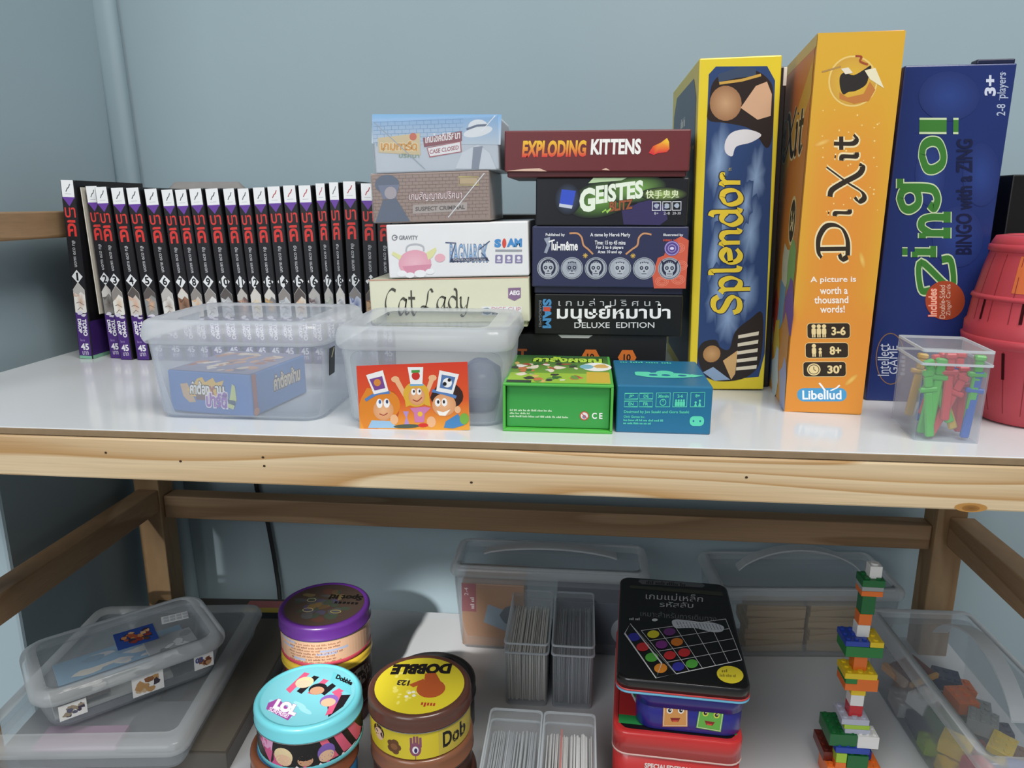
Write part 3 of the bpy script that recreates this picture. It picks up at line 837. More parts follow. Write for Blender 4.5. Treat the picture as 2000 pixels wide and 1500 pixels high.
q.ell(1418, 192, 32, 32, 'c79e78', '9c7250', n=22); q.poly([(1448, 200), (1478, 160), (1500, 152), (1510, 175), (1508, 215), (1482, 222)], 'd0a888')
q.poly([(1402, 140), (1445, 126), (1478, 128), (1478, 142), (1440, 146), (1404, 154)], '3a4a64'); q.line([(1405, 156), (1450, 150), (1488, 140)], 5, 'c9a04c')
q.poly(smoothpts([(1418, 262), (1432, 245), (1462, 240), (1490, 250), (1470, 264), (1440, 272), (1432, 290), (1418, 282)], True, 4), 'd9d6da')
q.poly(smoothpts([(1363, 690), (1372, 660), (1400, 655), (1410, 672), (1428, 676), (1440, 640), (1470, 615), (1495, 605), (1492, 700), (1470, 735), (1430, 745), (1385, 735)], True, 4), '2a2320')
q.ell(1392, 684, 18, 18, 'c89c6a', 'a87c4c', n=18); q.poly([(1415, 700), (1445, 680), (1440, 730), (1432, 742)], 'd0a870'); q.poly([(1374, 722), (1395, 712), (1430, 742), (1398, 742)], '8fa8c8')
for k in range(5): q.poly([(1446 - k, 648 + 17 * k), (1488 - k, 642 + 18 * k), (1487 - k, 650 + 18 * k), (1446 - k, 655 + 17 * k)], 'e2d8c0')
q.glyphs('Splendor', 1383, 318, 1476, 606, 'e8c93a', w=.34, nib=62, thin=.34, rot=90, outline='2a3350', ow=.12)
q.text('TM', 1425, 312, 1431, 318, 'c9b860', rot=90)
front(b, q)
q = D((0, 0, 100, 100))
q.poly([(8, 10), (20, 4), (85, 4), (94, 10), (94, 96), (8, 96)], '4a5a70')
q.glyphs('Splendor', 14, 20, 92, 34, 'd8c890', w=.2, nib=60, thin=.3); q.tiny(40, 13, 64, 16, 'e8e4d8', 2)
q.build(b, f_left(.068, .195, .2885))

b = game_box('narrow black box wedged between the yellow and orange boxes', (.1722, .704, .0001), R(-2), .008, .185, .284, '202024', roty=R(-1.4))
bbox('worn_corner', .0012, .0041, -.0004, .004, .268, .2832, card('e4e2de'), b, .0004)

b = game_box('tall orange box with dark fantasy lettering and player icons', (.1990, .6150, 0), R(-5.5), .0605, .2, .2925, 'dc9434')
q = D([(1605, 62), (1768, 60), (1680, 812), (1532, 803)])
q.rect(1530, 60, 1770, 812, 'd8a838'); q.items.clear()
n = 12
pts = [(1605 - 73 * j / n + (163 - 15 * j / n) * i / 6, 62 + 741 * j / n + 4 * i / 6 * j / n) for j in range(n + 1) for i in range(7)]
def mixc(a, c, t): return tuple(x + (y - x) * t for x, y in zip(lin(a), lin(c)))
cols = [mixc('d9a935', 'e0923a', min(1, max(0, (j / n - .1) * 4)) * (1 - (abs(i - 3) / 3) ** 3 * .75 * (j / n < .75))) for j in range(n + 1) for i in range(7)]
q.put(pts, [(j * 7 + i, j * 7 + i + 1, j * 7 + i + 8, j * 7 + i + 7) for j in range(n) for i in range(6)], cols)
q.ell(1670, 149, 46, 46, 'e8c878', n=30); q.ell(1670, 149, 43, 43, 'e0b83c', 'd0a040', n=30)
q.poly([(1645, 168), (1660, 178), (1690, 172), (1702, 150), (1712, 165), (1700, 185), (1672, 190), (1645, 180)], 'c07a3c')
q.poly(smoothpts([(1646, 140), (1655, 133), (1672, 138), (1692, 128), (1704, 122), (1700, 140), (1694, 156), (1676, 166), (1662, 168), (1652, 172), (1646, 158)], True, 4), '2b2724')
q.line([(1612, 131), (1648, 122)], 3, 'b08a50'); q.poly([(1692, 130), (1712, 126), (1728, 163), (1702, 146)], 'e8e0c0'); q.line([(1675, 104), (1686, 106), (1684, 114), (1698, 120)], 4, 'a04c2c', smooth=True)
q.poly([(1648, 126), (1662, 124), (1670, 134), (1656, 136)], 'e6dcc8')
rn = random.Random(2)
for k in range(34): q.ell(rn.uniform(1610, 1720), rn.uniform(195, 400), rn.uniform(.9, 2), rn.uniform(.9, 2), 'f2d488', n=6)
q.glyphs('it', 1630, 240, 1682, 300, '33291f', w=.3, nib=62, thin=.3, rot=90, outline='f0deb0', ow=.2)
q.glyphs('X', 1615, 296, 1696, 378, '33291f', w=.27, nib=55, thin=.28, rot=90, outline='f0deb0', ow=.16)
q.glyphs('i', 1618, 382, 1668, 405, '33291f', w=.3, nib=62, thin=.3, rot=90, outline='f0deb0', ow=.2)
q.glyphs('D', 1598, 410, 1664, 492, '33291f', w=.25, nib=62, thin=.3, rot=90, outline='f0deb0', ow=.16)
for i, (t, x0, x1, y) in enumerate((('A picture is', 1587, 1674, 519), ('worth a', 1605, 1658, 540), ('thousand', 1594, 1659, 559), ('words!', 1605, 1652, 578))):
    q.text(t, x0, y, x1, y + 15, 'f6efe0', bold=.02, outline='d87a4a', ow=.02)
for i, (x, y, s) in enumerate(((1580, 615, '3-6'), (1576, 656, '8+'), (1571, 696, "30'"))):
    q.rr(x - 1, y - 1, x + 82, y + 32, 7, 'ecd49c'); q.rr(x, y, x + 81, y + 31, 6, '33291f'); q.text(s, x + 46, y + 7, x + 46 + (27 if i != 1 else 22), y + 25, 'ecd49c', bold=.035)
    for k in range(3 if i == 0 else (2 if i == 1 else 0)):
        px, r, yb = x + (12 + 10 * k if i == 0 else 16 + 12 * k), (4.2 if i == 0 or k == 0 else 3), y + 29
        top = y + (6 if i == 0 or k == 0 else 13)
        q.ell(px, top, r, r, 'ecd49c', n=12); q.rr(px - r, top + r, px + r, yb - 6, 2.5, 'ecd49c'); q.rect(px - r * .8, yb - 8, px - .6, yb, 'ecd49c'); q.rect(px + .6, yb - 8, px + r * .8, yb, 'ecd49c')
    if i == 2: q.ell(x + 20, y + 16, 13, 13, 'ecd49c'); q.ring(x + 20, y + 16, 10.5, 10.5, 1.3, '33291f'); q.line([(x + 20, y + 16), (x + 20, y + 10)], 1.3, '33291f'); q.line([(x + 20, y + 16), (x + 24, y + 19)], 1.3, '33291f')
q.rr(1558, 752, 1653, 781, 13, '4f9fd0'); q.text('Libellud', 1568, 757, 1643, 777, 'f6f8fa', bold=.025)
q.line([(1612, 758), (1606, 748), (1601, 741)], 4, 'f6f8fa', nib=0, thin=.4); q.line([(1622, 758), (1634, 752), (1640, 746)], 4, 'f6f8fa', nib=0, thin=.4)
for x, y, r in ((1686, 487, 12), (1662, 735, -45), (1612, 260, -70)): q.ell(x, y, 5, 17, 'ecc468', 'dc9c40', rot=-r, n=14)
front(b, q)
q = D((0, 0, 100, 100))
q.rect(4, 2, 97, 99, 'd87a34', 'dc9a38', 4, 4); q.rect(0, 0, 100, 3, 'e4bc58')
q.line([(8, 60), (50, 30), (96, 10)], 9, 'e0a83c', smooth=True)
q.glyphs('DiXit', 10, 14, 90, 30, '33291f', w=.3, nib=40, thin=.35, outline='f0deb0', ow=.2)
q.ell(80, 47, 8, 7, 'ecd49c', n=18); q.ell(80, 47, 6.5, 6, '33291f', n=18); q.text('3-6', 76, 44, 84, 50, 'ecd49c', bold=.04)
for k, (x, y, c, s) in enumerate(((86, 60, '8fb86a', 9), (72, 60, 'd8d4b8', 8), (90, 72, '8a64a8', 10), (70, 72, '7fa8c0', 9), (56, 76, 'c84c38', 8), (86, 84, 'd89a5c', 10), (66, 84, 'd8c058', 8), (48, 84, 'e0e0e4', 8), (92, 94, 'a8b0d8', 9), (70, 94, 'c8d8e4', 10), (50, 93, '6a88b0', 9))):
    q.ell(x, y, s, s * .9, c, n=11, jag=.3, seed=k)
q.build(b, f_left(.0605, .2, .2925))

b = game_box('tall navy blue box with green outlined lettering beside the orange box', (.2915, .660, 0), R(-2.5), .083, .24, .276, '22336e', rough=.25)
q = D([(1762, 130), (1982, 125), (1888, 795), (1688, 790)])
for k, (x, y, rx, ry) in enumerate(((1850, 185, 60, 45), (1915, 330, 36, 60), (1870, 450, 50, 60), (1815, 330, 30, 60))): q.ell(x, y, rx, ry, '2c4488', '22336e', n=24)
q.text('3+', 1919, 147, 1941, 184, 'cdd6e8', bold=.04, rot=90); q.text('2-8  players', 1943, 142, 1965, 220, 'aebbd4', bold=.01, rot=90)
q.line([(1948, 192), (1953, 140)], .9, '8f9cc0')
LG, OL = '3c7c34', 'c4d8b0'
q.glyphs('Z', 1788, 486, 1868, 566, LG, w=.26, nib=0, thin=1, rot=90, outline=OL, ow=.12)
q.glyphs('I', 1755, 461, 1828, 497, LG, w=.28, nib=0, thin=1, rot=90, outline=OL, ow=.1)
q.glyphs('N', 1791, 394, 1856, 459, LG, w=.26, nib=0, thin=1, rot=90, outline=OL, ow=.08)
q.glyphs('G', 1749, 330, 1836, 405, LG, w=.26, nib=0, thin=1, rot=90, outline=OL, ow=.09)
q.glyphs('o', 1792, 257, 1847, 331, LG, w=.30, nib=90, thin=.8, rot=90, outline=OL, ow=.08)
q.glyphs('!', 1786, 228, 1876, 250, LG, w=.28, nib=0, thin=1, rot=90, outline=OL, ow=.1)
q.text('BINGO with a ZING', 1866, 263, 1898, 484, '141c40', bold=.03, rot=90)
q.ell(1846, 577, 39, 40, 'a8482c', n=30); q.text('Includes', 1813, 553, 1830, 610, 'f0b8a0', bold=.03, rot=90, outline='d8402c', ow=.04); q.text('Double-Sided', 1835, 546, 1846, 614, 'e8c8b4', rot=90); q.text('Zingo! Cards', 1848, 544, 1859, 608, 'e8c8b4', rot=90)
q.ring(1738, 700, 30, 55, 2, '8a6a4c'); q.text('Intellect', 1712, 668, 1735, 736, 'c4cee0', rot=90); q.text('GAME', 1735, 672, 1752, 732, 'c4cee0', rot=90); q.tiny(1757, 676, 1767, 734, '8f9cb8', 1, 90)
front(b, q)
bbox('torn_flap', .012, .040, .0004, .012, .2755, .2795, card('182040'), b, .001)

b = game_box('black box with thin grey writing behind the red barrel', (.404, .69, 0), 0, .09, .22, .193, '121213')
q = D([(1950, 320), (2060, 318), (2040, 760), (1930, 760)])
q.tiny(1978, 370, 1985, 430, '6a6e72', 2, 90); q.tiny(1990, 340, 1998, 470, '8a8e92', 4, 90); q.ell(2003, 405, 8, 12, 'e0e0e0', n=14)
front(b, q)

# ------------------------------------------------------------------ clear tubs on the upper board
M_tub = clear('milky_tub_plastic', .17, 'f0f4f8', edge=.4); M_lid = clear('milky_lid_plastic', .15, 'dfe6ee', .1, edge=.3); M_rim = clear('milky_rim_plastic', .5, 'f2f6fa', .14)
def tub(label, loc, w, d, h, rimh=.016, rotz=0.0, taper=.935, r=.016, t=.0011, lid=True, mats=None, name='plastic_tub', panel=.62):
    """rounded see-through tub with an overhanging snap lid; root at base centre"""
    m1, m2, m3 = mats or (M_tub, M_lid, M_rim)
    b = empty(name, label, 'container', loc, (0, 0, rotz))
    zb = h - rimh
    w1, d1 = w - .008, d - .008
    w0, d0 = w1 * taper, d1 * taper
    bm = bmesh.new()
    out = [(w0 - .006, d0 - .006, r * .8, 0), (w0, d0, r, .004)] + [(w0 + (w1 - w0) * k, d0 + (d1 - d0) * k, r, .004 + (zb - .004) * k) for k in (.45, .8, 1.0)]
    inn = [(a - 2 * t, c - 2 * t, q - t, max(z, t)) for a, c, q, z in out[::-1]]
    loft(bm, out + inn)
    mobj('body', bm, m1, b, smooth=True)
    if lid:
        bm = bmesh.new()
        loft(bm, [(w - .003, d - .003, r + .002, zb - .002), (w, d, r + .003, zb + .001), (w, d, r + .003, zb + rimh * .45), (w - .004, d - .004, r + .002, h - .002), (w - .010, d - .010, r, h),
                  (w - .024, d - .024, r * .8, h), (w * panel + .010, d * panel + .010, r * .7, h - .001)], cap0=False, cap1=False)
        rim = mobj('lid', bm, m3, b, smooth=True)
        bm = bmesh.new()
        loft(bm, [(w * panel + .010, d * panel + .010, r * .7, h - .0012), (w * panel + .004, d * panel + .004, r * .6, h - .0045), (w * panel + .004, d * panel + .004, r * .6, h - .0055)], cap0=False)
        mobj('lid_panel', bm, m2, rim)
    else:
        bm = bmesh.new()
        loft(bm, [(w1, d1, r, zb - .0005), (w, d, r + .002, zb), (w, d, r + .002, zb + .003), (w1 - 2 * t, d1 - 2 * t, r, zb + .003), (w1 - 2 * t, d1 - 2 * t, r, zb - .0005)], cap0=False, cap1=False)
        mobj('rim', bm, m3, b, smooth=True)
    return b
b = tub('clear lidded tub holding the blue card box', (-.2745, .602, .0001), .155, .122, .080)
bm = bmesh.new(); add_box(bm, -.0003, .0003, -.006, .006, -.011, .011)
o = mobj('sticker', bm, card('1d1d20'), b, loc=(.0732, -.032, .046), rot=(0, R(4), 0)); o['label'] = 'small black sticker on the tub side'
q = D((0, 0, 10, 20)); q.line([(3, 7), (8, 0.5)], 1.6, 'd8d0a0')
q.build(o, lambda u, v, k: (.0004 + k, -.006 + .012 * u, .011 - .022 * v))
b2 = tub('clear lidded tub with a red cartoon picture on its front', (-.1225, .602, .0001), .141, .122, .0775, rimh=.015)
p = bbox('picture_card', -.0415, .0415, -.0012, 0, 0, .048, card('d8502e'), b2, .0003, loc=(-.0055, -.0632, .0012), rot=(R(1.5), 0, R(2.5)))
p['label'] = 'red and orange picture of three cartoon children wearing headbands'
q = D([(700, 712), (910, 722), (908, 838), (700, 828)])
q.rect(698, 710, 912, 780, 'd8402c', 'dc5a2c', 2, 2); q.rect(698, 780, 912, 840, 'dc5a2c', 'eda73c', 2, 3)
sk, sk2 = 'edb98c', 'dc9c6c'
q.ell(720, 800, 20, 46, 'e0882c', n=18, jag=.1); q.ell(765, 790, 12, 30, 'c05a20', n=14)
q.ell(752, 786, 27, 27, 'e0882c'); q.ell(746, 796, 20, 20, sk, sk2); q.ell(739, 783, 6, 9, 'f6f6f6', n=14); q.ell(753, 783, 6, 9, 'f6f6f6', n=14); q.ell(740, 780, 2.6, 4, '4a6aa0', n=10); q.ell(754, 780, 2.6, 4, '3a4a70', n=10)
q.line([(738, 803), (746, 806), (754, 802)], 1.8, 'a03c34', smooth=True); q.line([(712, 776), (735, 764), (760, 762)], 6, '5a84c0', smooth=True)
q.poly([(716, 728), (749, 720), (758, 760), (729, 765)], 'f0f0f0'); q.poly([(722, 736), (747, 731), (752, 754), (731, 758)], '7a4a90'); q.ell(737, 743, 7, 7, 'd88a3c', n=12)
q.poly([(714, 830), (722, 815), (760, 818), (772, 832)], '9cc4e4'); q.ell(766, 815, 8, 10, sk, n=12)
q.poly([(768, 738), (778, 735), (792, 765), (786, 772)], sk); q.poly([(848, 740), (840, 735), (828, 765), (834, 770)], sk); q.ell(772, 738, 8, 6, sk, n=10); q.ell(844, 738, 8, 6, sk, n=10)
q.ell(811, 768, 25, 24, 'e0b03c'); q.poly([(788, 770), (800, 788), (790, 792)], 'e0b03c'); q.poly([(836, 770), (838, 792), (826, 788)], 'e0b03c')
q.ell(812, 772, 16, 17, sk, sk2); q.ell(806, 763, 4.5, 6.5, 'f6f6f6', n=12); q.ell(817, 763, 4.5, 6.5, 'f6f6f6', n=12); q.ell(807, 762, 2, 3, '3a3030', n=8); q.ell(818, 762, 2, 3, '3a3030', n=8); q.line([(804, 778), (813, 781), (822, 774)], 2, 'a03c34', smooth=True)
q.rect(800, 748, 826, 752, '7ab0d8'); q.poly([(797, 716), (827, 717), (824, 749), (801, 748)], 'f0f0f0'); q.ell(812, 733, 8, 8, 'c8342c', n=14); q.rect(804, 722, 820, 727, '4c9a48')
q.poly([(798, 794), (828, 792), (838, 795), (826, 806), (824, 822), (806, 822), (805, 804)], 'd080b0'); q.ell(817, 806, 5, 5, 'f0c040', n=10)
q.poly([(784, 800), (795, 800), (791, 812), (796, 828), (784, 828), (789, 812)], 'b494d0')
q.ell(870, 775, 30, 26, '3a2420', n=20, jag=.08); q.ell(864, 790, 23, 22, sk, sk2); q.ell(890, 800, 6, 7, sk, n=12); q.ell(852, 785, 5.5, 8, 'f6f6f6', n=12); q.ell(865, 785, 5.5, 8, 'f6f6f6', n=12); q.ell(853, 784, 2.5, 3.6, '3a3030', n=8); q.ell(864, 784, 2.5, 3.6, '3a3030', n=8)
q.poly([(849, 800), (862, 804), (876, 799), (866, 811), (854, 810)], 'f8f6f0'); q.line([(842, 762), (866, 768), (888, 776)], 6, '5a84c0', smooth=True)
q.poly([(858, 724), (895, 733), (882, 770), (850, 763)], 'f0f0f0'); q.poly([(862, 732), (888, 738), (880, 762), (857, 757)], '5a7cb0'); q.ell(872, 748, 9, 9, 'f4f4f4', n=14); q.ell(867, 750, 4, 4, '202020', n=8); q.ell(876, 743, 3.5, 3.5, '202020', n=8)
q.poly([(866, 822), (890, 808), (902, 830), (880, 836), (862, 834)], '4a88c0'); q.ell(902, 818, 9, 11, '7ab048', n=14); q.ell(838, 822, 9, 11, sk, n=12); q.ell(790, 829, 26, 4, '4c5c50', n=14); q.ell(822, 828, 10, 4, 'd8342c', n=12)
q.build(p, lambda u, v, k: (-.0415 + .083 * u, -.0013 - k, .048 * (1 - v)))

# contents of the tubs
b = game_box('blue card box with cartoon Thai title inside the clear tub', (-.3015, .559, .0015), R(-9), .077, .085, .035, '5d86c4', .0)
q = D([(305, 738), (492, 738), (492, 823), (318, 823)])
q.poly([(336, 765), (352, 762), (362, 782), (372, 800), (358, 802), (344, 790)], 'd8b48c')
q.poly([(352, 775), (368, 762), (374, 752), (386, 748), (392, 758), (410, 748), (416, 758), (434, 752), (428, 766), (436, 784), (402, 792), (362, 788)], 'ecc25c')
q.text('คำต้อง', 358, 757, 402, 784, 'f6f6f4', bold=.04, outline='4a3a30', ow=.06); q.text('X', 400, 765, 414, 786, 'b4645a', bold=.08); q.text('าม', 414, 764, 434, 780, 'f6f6f4', bold=.04, outline='4a3a30', ow=.06)
q.rr(372, 784, 398, 795, 2, '7a5c58'); q.text('ปาร์ตี้', 394, 776, 440, 808, 'a06cc0', bold=.04, outline='f4eaf4', ow=.08)
q.poly([(446, 786), (452, 758), (458, 762), (460, 790), (452, 810), (440, 806)], 'd4dc8c'); q.poly([(440, 790), (458, 792), (456, 802), (442, 798)], '3c5470')
front(b, q)
q = D((0, 0, 100, 100)); rn = random.Random(9)
q.rect(1, 1, 99, 99, '8c8ca8')
for k in range(40): q.ell(rn.uniform(8, 92), rn.uniform(8, 92), rn.uniform(4, 10), rn.uniform(3, 7), rn.choice(['c89a80', 'd8c4b0', 'a06858', '6a6c88', 'e0d4c8', 'b88870']), rot=rn.uniform(0, 180), n=9, jag=.3, seed=k)
q.build(b, f_top(.077, .085, .035))
q = D((0, 0, 100, 100)); q.text('คำต้องห้าม', 38, 20, 88, 60, 'e8d8c0', bold=.04, outline='6a5a58', ow=.06); q.rect(2, 1, 9, 99, 'b4645a'); q.ell(6, 90, 5, 9, 'd88a5c', n=10)
q.build(b, f_right(.077, .085, .035))
Mblu = clear('blue_bag_film', .5, '5c74a8')
bm = bmesh.new(); loft(bm, [(.030, .05, .01, 0), (.036, .06, .014, .012), (.034, .055, .014, .03), (.012, .03, .004, .038)])
tag(mobj('plastic_bag', bm, Mblu, loc=(-.0875, .610, .0015), smooth=True), 'crumpled blue plastic bag inside the tub with the red picture', 'bag')

# small clear box of plastic swords
Msb = clear('clear_box_plastic', .11, edge=.3)
def thin_box(label, loc, w, d, h, rotz=0, lidh=.012, m=Msb, ml=None, name='plastic_box', r=.002, t=.0010):
    b = empty(name, label, 'container', loc, (0, 0, rotz))
    bm = bmesh.new()
    loft(bm, [(w - .003, d - .003, r, 0), (w - .002, d - .002, r, h - lidh), (w - .002 - 2 * t, d - .002 - 2 * t, r * .6, h - lidh), (w - .003 - 2 * t, d - .003 - 2 * t, r * .6, t)], n=3)
    mobj('body', bm, m, b)
    bm = bmesh.new()
    loft(bm, [(w - .002, d - .002, r, h - lidh - .001), (w, d, r, h - lidh - .001), (w, d, r, h), (w - .001, d - .001, r, h + .0004)], cap0=False, n=3)
    ld = mobj('lid', bm, ml or clear('clear_lid_plastic', .2, edge=.3), b)
    for zz, ww, dz in ((h - lidh - .0012, .0008, .0016), (h - .0016, .0003, .0018)):
        bm = bmesh.new()
        loft(bm, [(w + ww, d + ww, r, zz), (w + ww, d + ww, r, zz + dz), (w - .0025, d - .0025, r, zz + dz), (w - .0025, d - .0025, r, zz), (w + ww, d + ww, r, zz)], cap0=False, cap1=False, n=3)
        mobj('lid_edge', bm, clear('plastic_edge', .7, 'e8eef2', .12), ld)
    return b
thin_box('small clear box full of coloured plastic swords', (.2680, .5735, .0001), .0465, .062, .068, R(-6), .010)
sw = {'green': '58c04c', 'red': 'd84a50', 'blue': '3a68c0', 'yellow': 'd8b048'}
def sword(col, label, loc, rot):
    bm = bmesh.new()
    add_box(bm, -.0030, .0030, -.0017, .0017, 0, .034, .0010, 1)
    add_box(bm, -.0062, .0062, -.0022, .0022, .034, .0378, .0010, 1)
    add_box(bm, -.0028, .0028, -.0022, .0022, .0378, .046, .0008, 1)
    add_box(bm, -.0037, .0037, -.0028, .0028, .046, .050, .0010, 1)
    o = mobj('toy_sword', bm, mat('sword_' + col, sw[col], .35), loc=loc, rot=rot)
    return tag(o, label, 'toy', 'toy swords in the small clear box')
S0 = Vector((.2680, .5735, .0013))
for i, (c, x, y, z, rx, ry) in enumerate([
    ('green', -.0125, -.024, .001, 0, -8), ('green', -.015, -.015, .001, 5, 4), ('green', .0125, -.0235, .013, 2, 2), ('green', .001, -.0225, .012, 0, -24),
    ('red', -.002, -.012, .010, -6, -6), ('red', .005, -.013, .012, -4, 3), ('red', -.010, -.002, .012, 6, 10), ('red', .003, .008, .003, 3, -8),
    ('blue', .0115, -.024, .001, 0, 4), ('blue', -.004, .016, .002, 0, 8), ('blue', .012, .004, .009, 4, -3), ('yellow', .006, -.0185, .006, -2, -22),
    ('yellow', -.012, .016, .006, 0, 6), ('green', -.0135, -.0235, .010, 0, 3), ('red', -.011, -.0205, .001, 2, 20), ('blue', -.009, -.008, .004, 0, 16), ('red', -.004, -.0245, .014, 0, -2), ('green', .011, .019, .002, 0, -4), ('red', .013, -.012, .002, 0, -3)]):
    sword(c, '%s plastic toy sword inside the small clear box' % c, S0 + Vector((x, y, z)), (R(rx), R(ry), R(-6)))

# red barrel
b = empty('toy_barrel', 'red plastic toy barrel with slots and orange sticker', 'toy', (.3575, .614, 0))
Mr = mat('red_barrel_plastic', 'bd4550', .38, .45)
prof = [(.031, 0), (.0355, .002), (.041, .02), (.0465, .042), (.0505, .058), (.0525, .066), (.0525, .078), (.051, .080), (.049, .098), (.0445, .122), (.0415, .134), (.0415, .140), (.039, .145), (.032, .146), (.030, .140)]
bm = bmesh.new(); lathe(bm, prof, 56)
mobj('body', bm, Mr, b, smooth=True)
def brad(z):
    for (r0, z0), (r1, z1) in zip(prof, prof[1:]):
        if z0 <= z <= z1: return r0 + (r1 - r0) * (z - z0) / ((z1 - z0) or 1)
    return prof[-1][0]
for z0, z1 in ((.061, .069), (.097, .101), (.133, .139)):
    bm = bmesh.new(); lathe(bm, [(brad(z0), z0), (brad(z0) + .0016, z0 + .001), (brad(z1) + .0016, z1 - .001), (brad(z1), z1)], 56, False, False)
    mobj('hoop', bm, Mr, b, smooth=True)
Mdk = mat('slot_dark', '3c1014', .8, .1); Mg2 = mat('stave_groove', '8a3038', .6, .2)
for k in range(20):
    a = 2 * math.pi * k / 20
    for z0, z1 in ((.010, .060), (.081, .132)):
        bm = bmesh.new()
        pr = [(z0 + (z1 - z0) * i / 6) for i in range(7)]
        vs = []
        for z in pr:
            r = brad(z) + .0002
            for s in (-1, 1): vs.append(bm.verts.new((r * math.cos(a + s * .006), r * math.sin(a + s * .006), z)))
        for i in range(6): bm.faces.new((vs[2 * i], vs[2 * i + 1], vs[2 * i + 3], vs[2 * i + 2]))
        mobj('stave_groove', bm, Mg2, b)
    if k % 2 == 0:
        for z0, z1, da in ((.038, .059, .0), (.082, .098, .16)):
            bm = bmesh.new(); vs = []
            for z in (z0, (z0 + z1) / 2, z1):
                r = brad(z) + .0004
                for s in (-1, 1): vs.append(bm.verts.new((r * math.cos(a + da + s * .022), r * math.sin(a + da + s * .022), z)))
            for i in range(2): bm.faces.new((vs[2 * i], vs[2 * i + 1], vs[2 * i + 3], vs[2 * i + 2]))
            mobj('sword_slot', bm, Mdk, b)
def f_cyl(rf, z0, z1, a0, half):
    """wrap onto a round side: u spans +-half radians about the direction a0"""
    def f(u, v, k):
        a = a0 + (u - .5) * 2 * half; z = z1 + (z0 - z1) * v; r = rf(z) + 2e-4 + k
        return (r * math.cos(a), r * math.sin(a), z)
    return f
q = D((0, 0, 100, 100)); q.rect(0, 0, 100, 100, 'd8703c', None, 8, 6); q.ell(52, 38, 26, 16, '5a9cc8', n=14, jag=.3); q.ell(75, 55, 12, 12, '5a9cc8', n=10, jag=.3); q.rect(55, 62, 72, 95, 'f0ece0')
o = q.build(b, f_cyl(brad, .104, .131, R(-128), .33), 'sticker'); o['label'] = 'orange sticker with a blue patch'

# ------------------------------------------------------------------ lower board
ZS = -.39
Mgrey_tub = clear('clear_storage_plastic', .13, 'd8dee2', edge=.25); Mgrey_lid = clear('clear_storage_lid', .11, 'd8dee2', .12, edge=.15); Mgrey_rim = clear('clear_storage_rim', .45, 'eef3f6', .15)
TUBM = (Mgrey_tub, Mgrey_lid, Mgrey_rim)

# flat things in the corner
b = game_box('flat dark game box with red and yellow stripes under the clear cases', (-.455, .60, ZS + .0001), R(4), .215, .30, .021, '55504a')
q = D((0, 0, 100, 100)); q.rect(60, 2, 99, 8, 'c87878'); q.rect(60, 8, 99, 12, 'd8c050'); q.rect(60, 12, 99, 17, '2a2c30'); q.rect(60, 17, 99, 99, '6a645a')
q.build(b, f_top(.215, .30, .021))
zc = ZS + .0213
b = tub('large flat clear case under the small sticker case', (-.492, .690, zc), .212, .262, .036, .012, R(7), .95, .014, mats=TUBM, name='plastic_case', panel=.80)
for k, (x, y, w, d, c, nm, lab) in enumerate(((-.03, -.02, .12, .16, '8f9296', 'card_sheet', 'grey printed sheet lying inside the large flat clear case'), (.055, -.07, .06, .07, '6d7076', 'card_sheet', 'dark grey card lying inside the large flat clear case'), (-.01, -.095, .08, .03, 'a88aa0', 'card_sheet', 'mauve card lying inside the large flat clear case'))):
    a = R(7); o = bbox(nm, -w / 2, w / 2, -d / 2, d / 2, 0, .006, card(c), None, .0005, loc=(-.492 + x * math.cos(a) - y * math.sin(a), .690 + x * math.sin(a) + y * math.cos(a), zc + .0016 + .0063 * k), rot=(0, 0, a))
    tag(o, lab, 'card')
zc2 = zc + .0363
b = tub('small clear sticker case lying askew on the large flat case', (-.484, .668, zc2), .186, .122, .046, .012, R(44), .90, .022, mats=TUBM, name='plastic_case', panel=.78)
def stick(par, x, y, z, w, h, rot, cols, lab, txt=None):
    o = bbox('sticker', -w / 2, w / 2, -.0002, .0002, -h / 2, h / 2, card('e6e6e4'), par, 0, loc=(x, y, z), rot=rot); o['label'] = lab
    q = D((0, 0, 100, 100)); rn = random.Random(lab)
    for k in range(12): q.ell(rn.uniform(22, 80), rn.uniform(22, 80), rn.uniform(8, 20), rn.uniform(8, 20), rn.choice(cols), n=8, jag=.3, seed=k)
    if txt: q.text(txt, 6, 12, 46, 50, '38508c', bold=.04)
    q.build(o, f_front(w, h, 0, -h / 2)); return o
stick(b, -.060, -.0552, .020, .024, .018, (R(9), 0, 0), ['5c5c70', '9a8c78', '40384c'], 'small sticker with grey patches')
stick(b, .008, -.0552, .019, .030, .024, (R(9), 0, 0), ['8a5c3c', 'b89060', '3c3440', 'c8b090'], 'small sticker with brown patches')
stick(b, .064, -.0556, .022, .020, .018, (R(9), 0, 0), ['8a5438', '6a3c28', 'b88c64'], 'small sticker numbered three', '03')
o = bbox('sticker', -.020, .020, -.018, .018, 0, .0004, card('2c4c98'), b, 0, loc=(.012, .006, .0412), rot=(0, 0, R(-3))); o['label'] = 'square blue sticker with orange-brown picture'
q = D((0, 0, 100, 100)); rn = random.Random(5)
for k in range(30): q.ell(rn.uniform(18, 82), rn.uniform(20, 80), rn.uniform(6, 11), rn.uniform(6, 11), rn.choice(['a8583c', 'c88a58', '3c3448', '8a3c34', 'd8b080', '5c4030']), n=8, jag=.3, seed=k)
q.build(o, lambda u, v, k: (-.02 + .04 * u, .018 - .036 * v, .0006 + k))
o = bbox('price_tag', -.014, .014, -.008, .008, 0, .0004, card('eceeee'), b, 0, loc=(.056, .020, .0412), rot=(0, 0, R(-10)))
q = D((0, 0, 100, 60)); [q.rr(8 + 24 * i, 8 + 26 * j, 26 + 24 * i, 28 + 26 * j, 4, 'c4ccd4') for i in range(4) for j in range(2)]
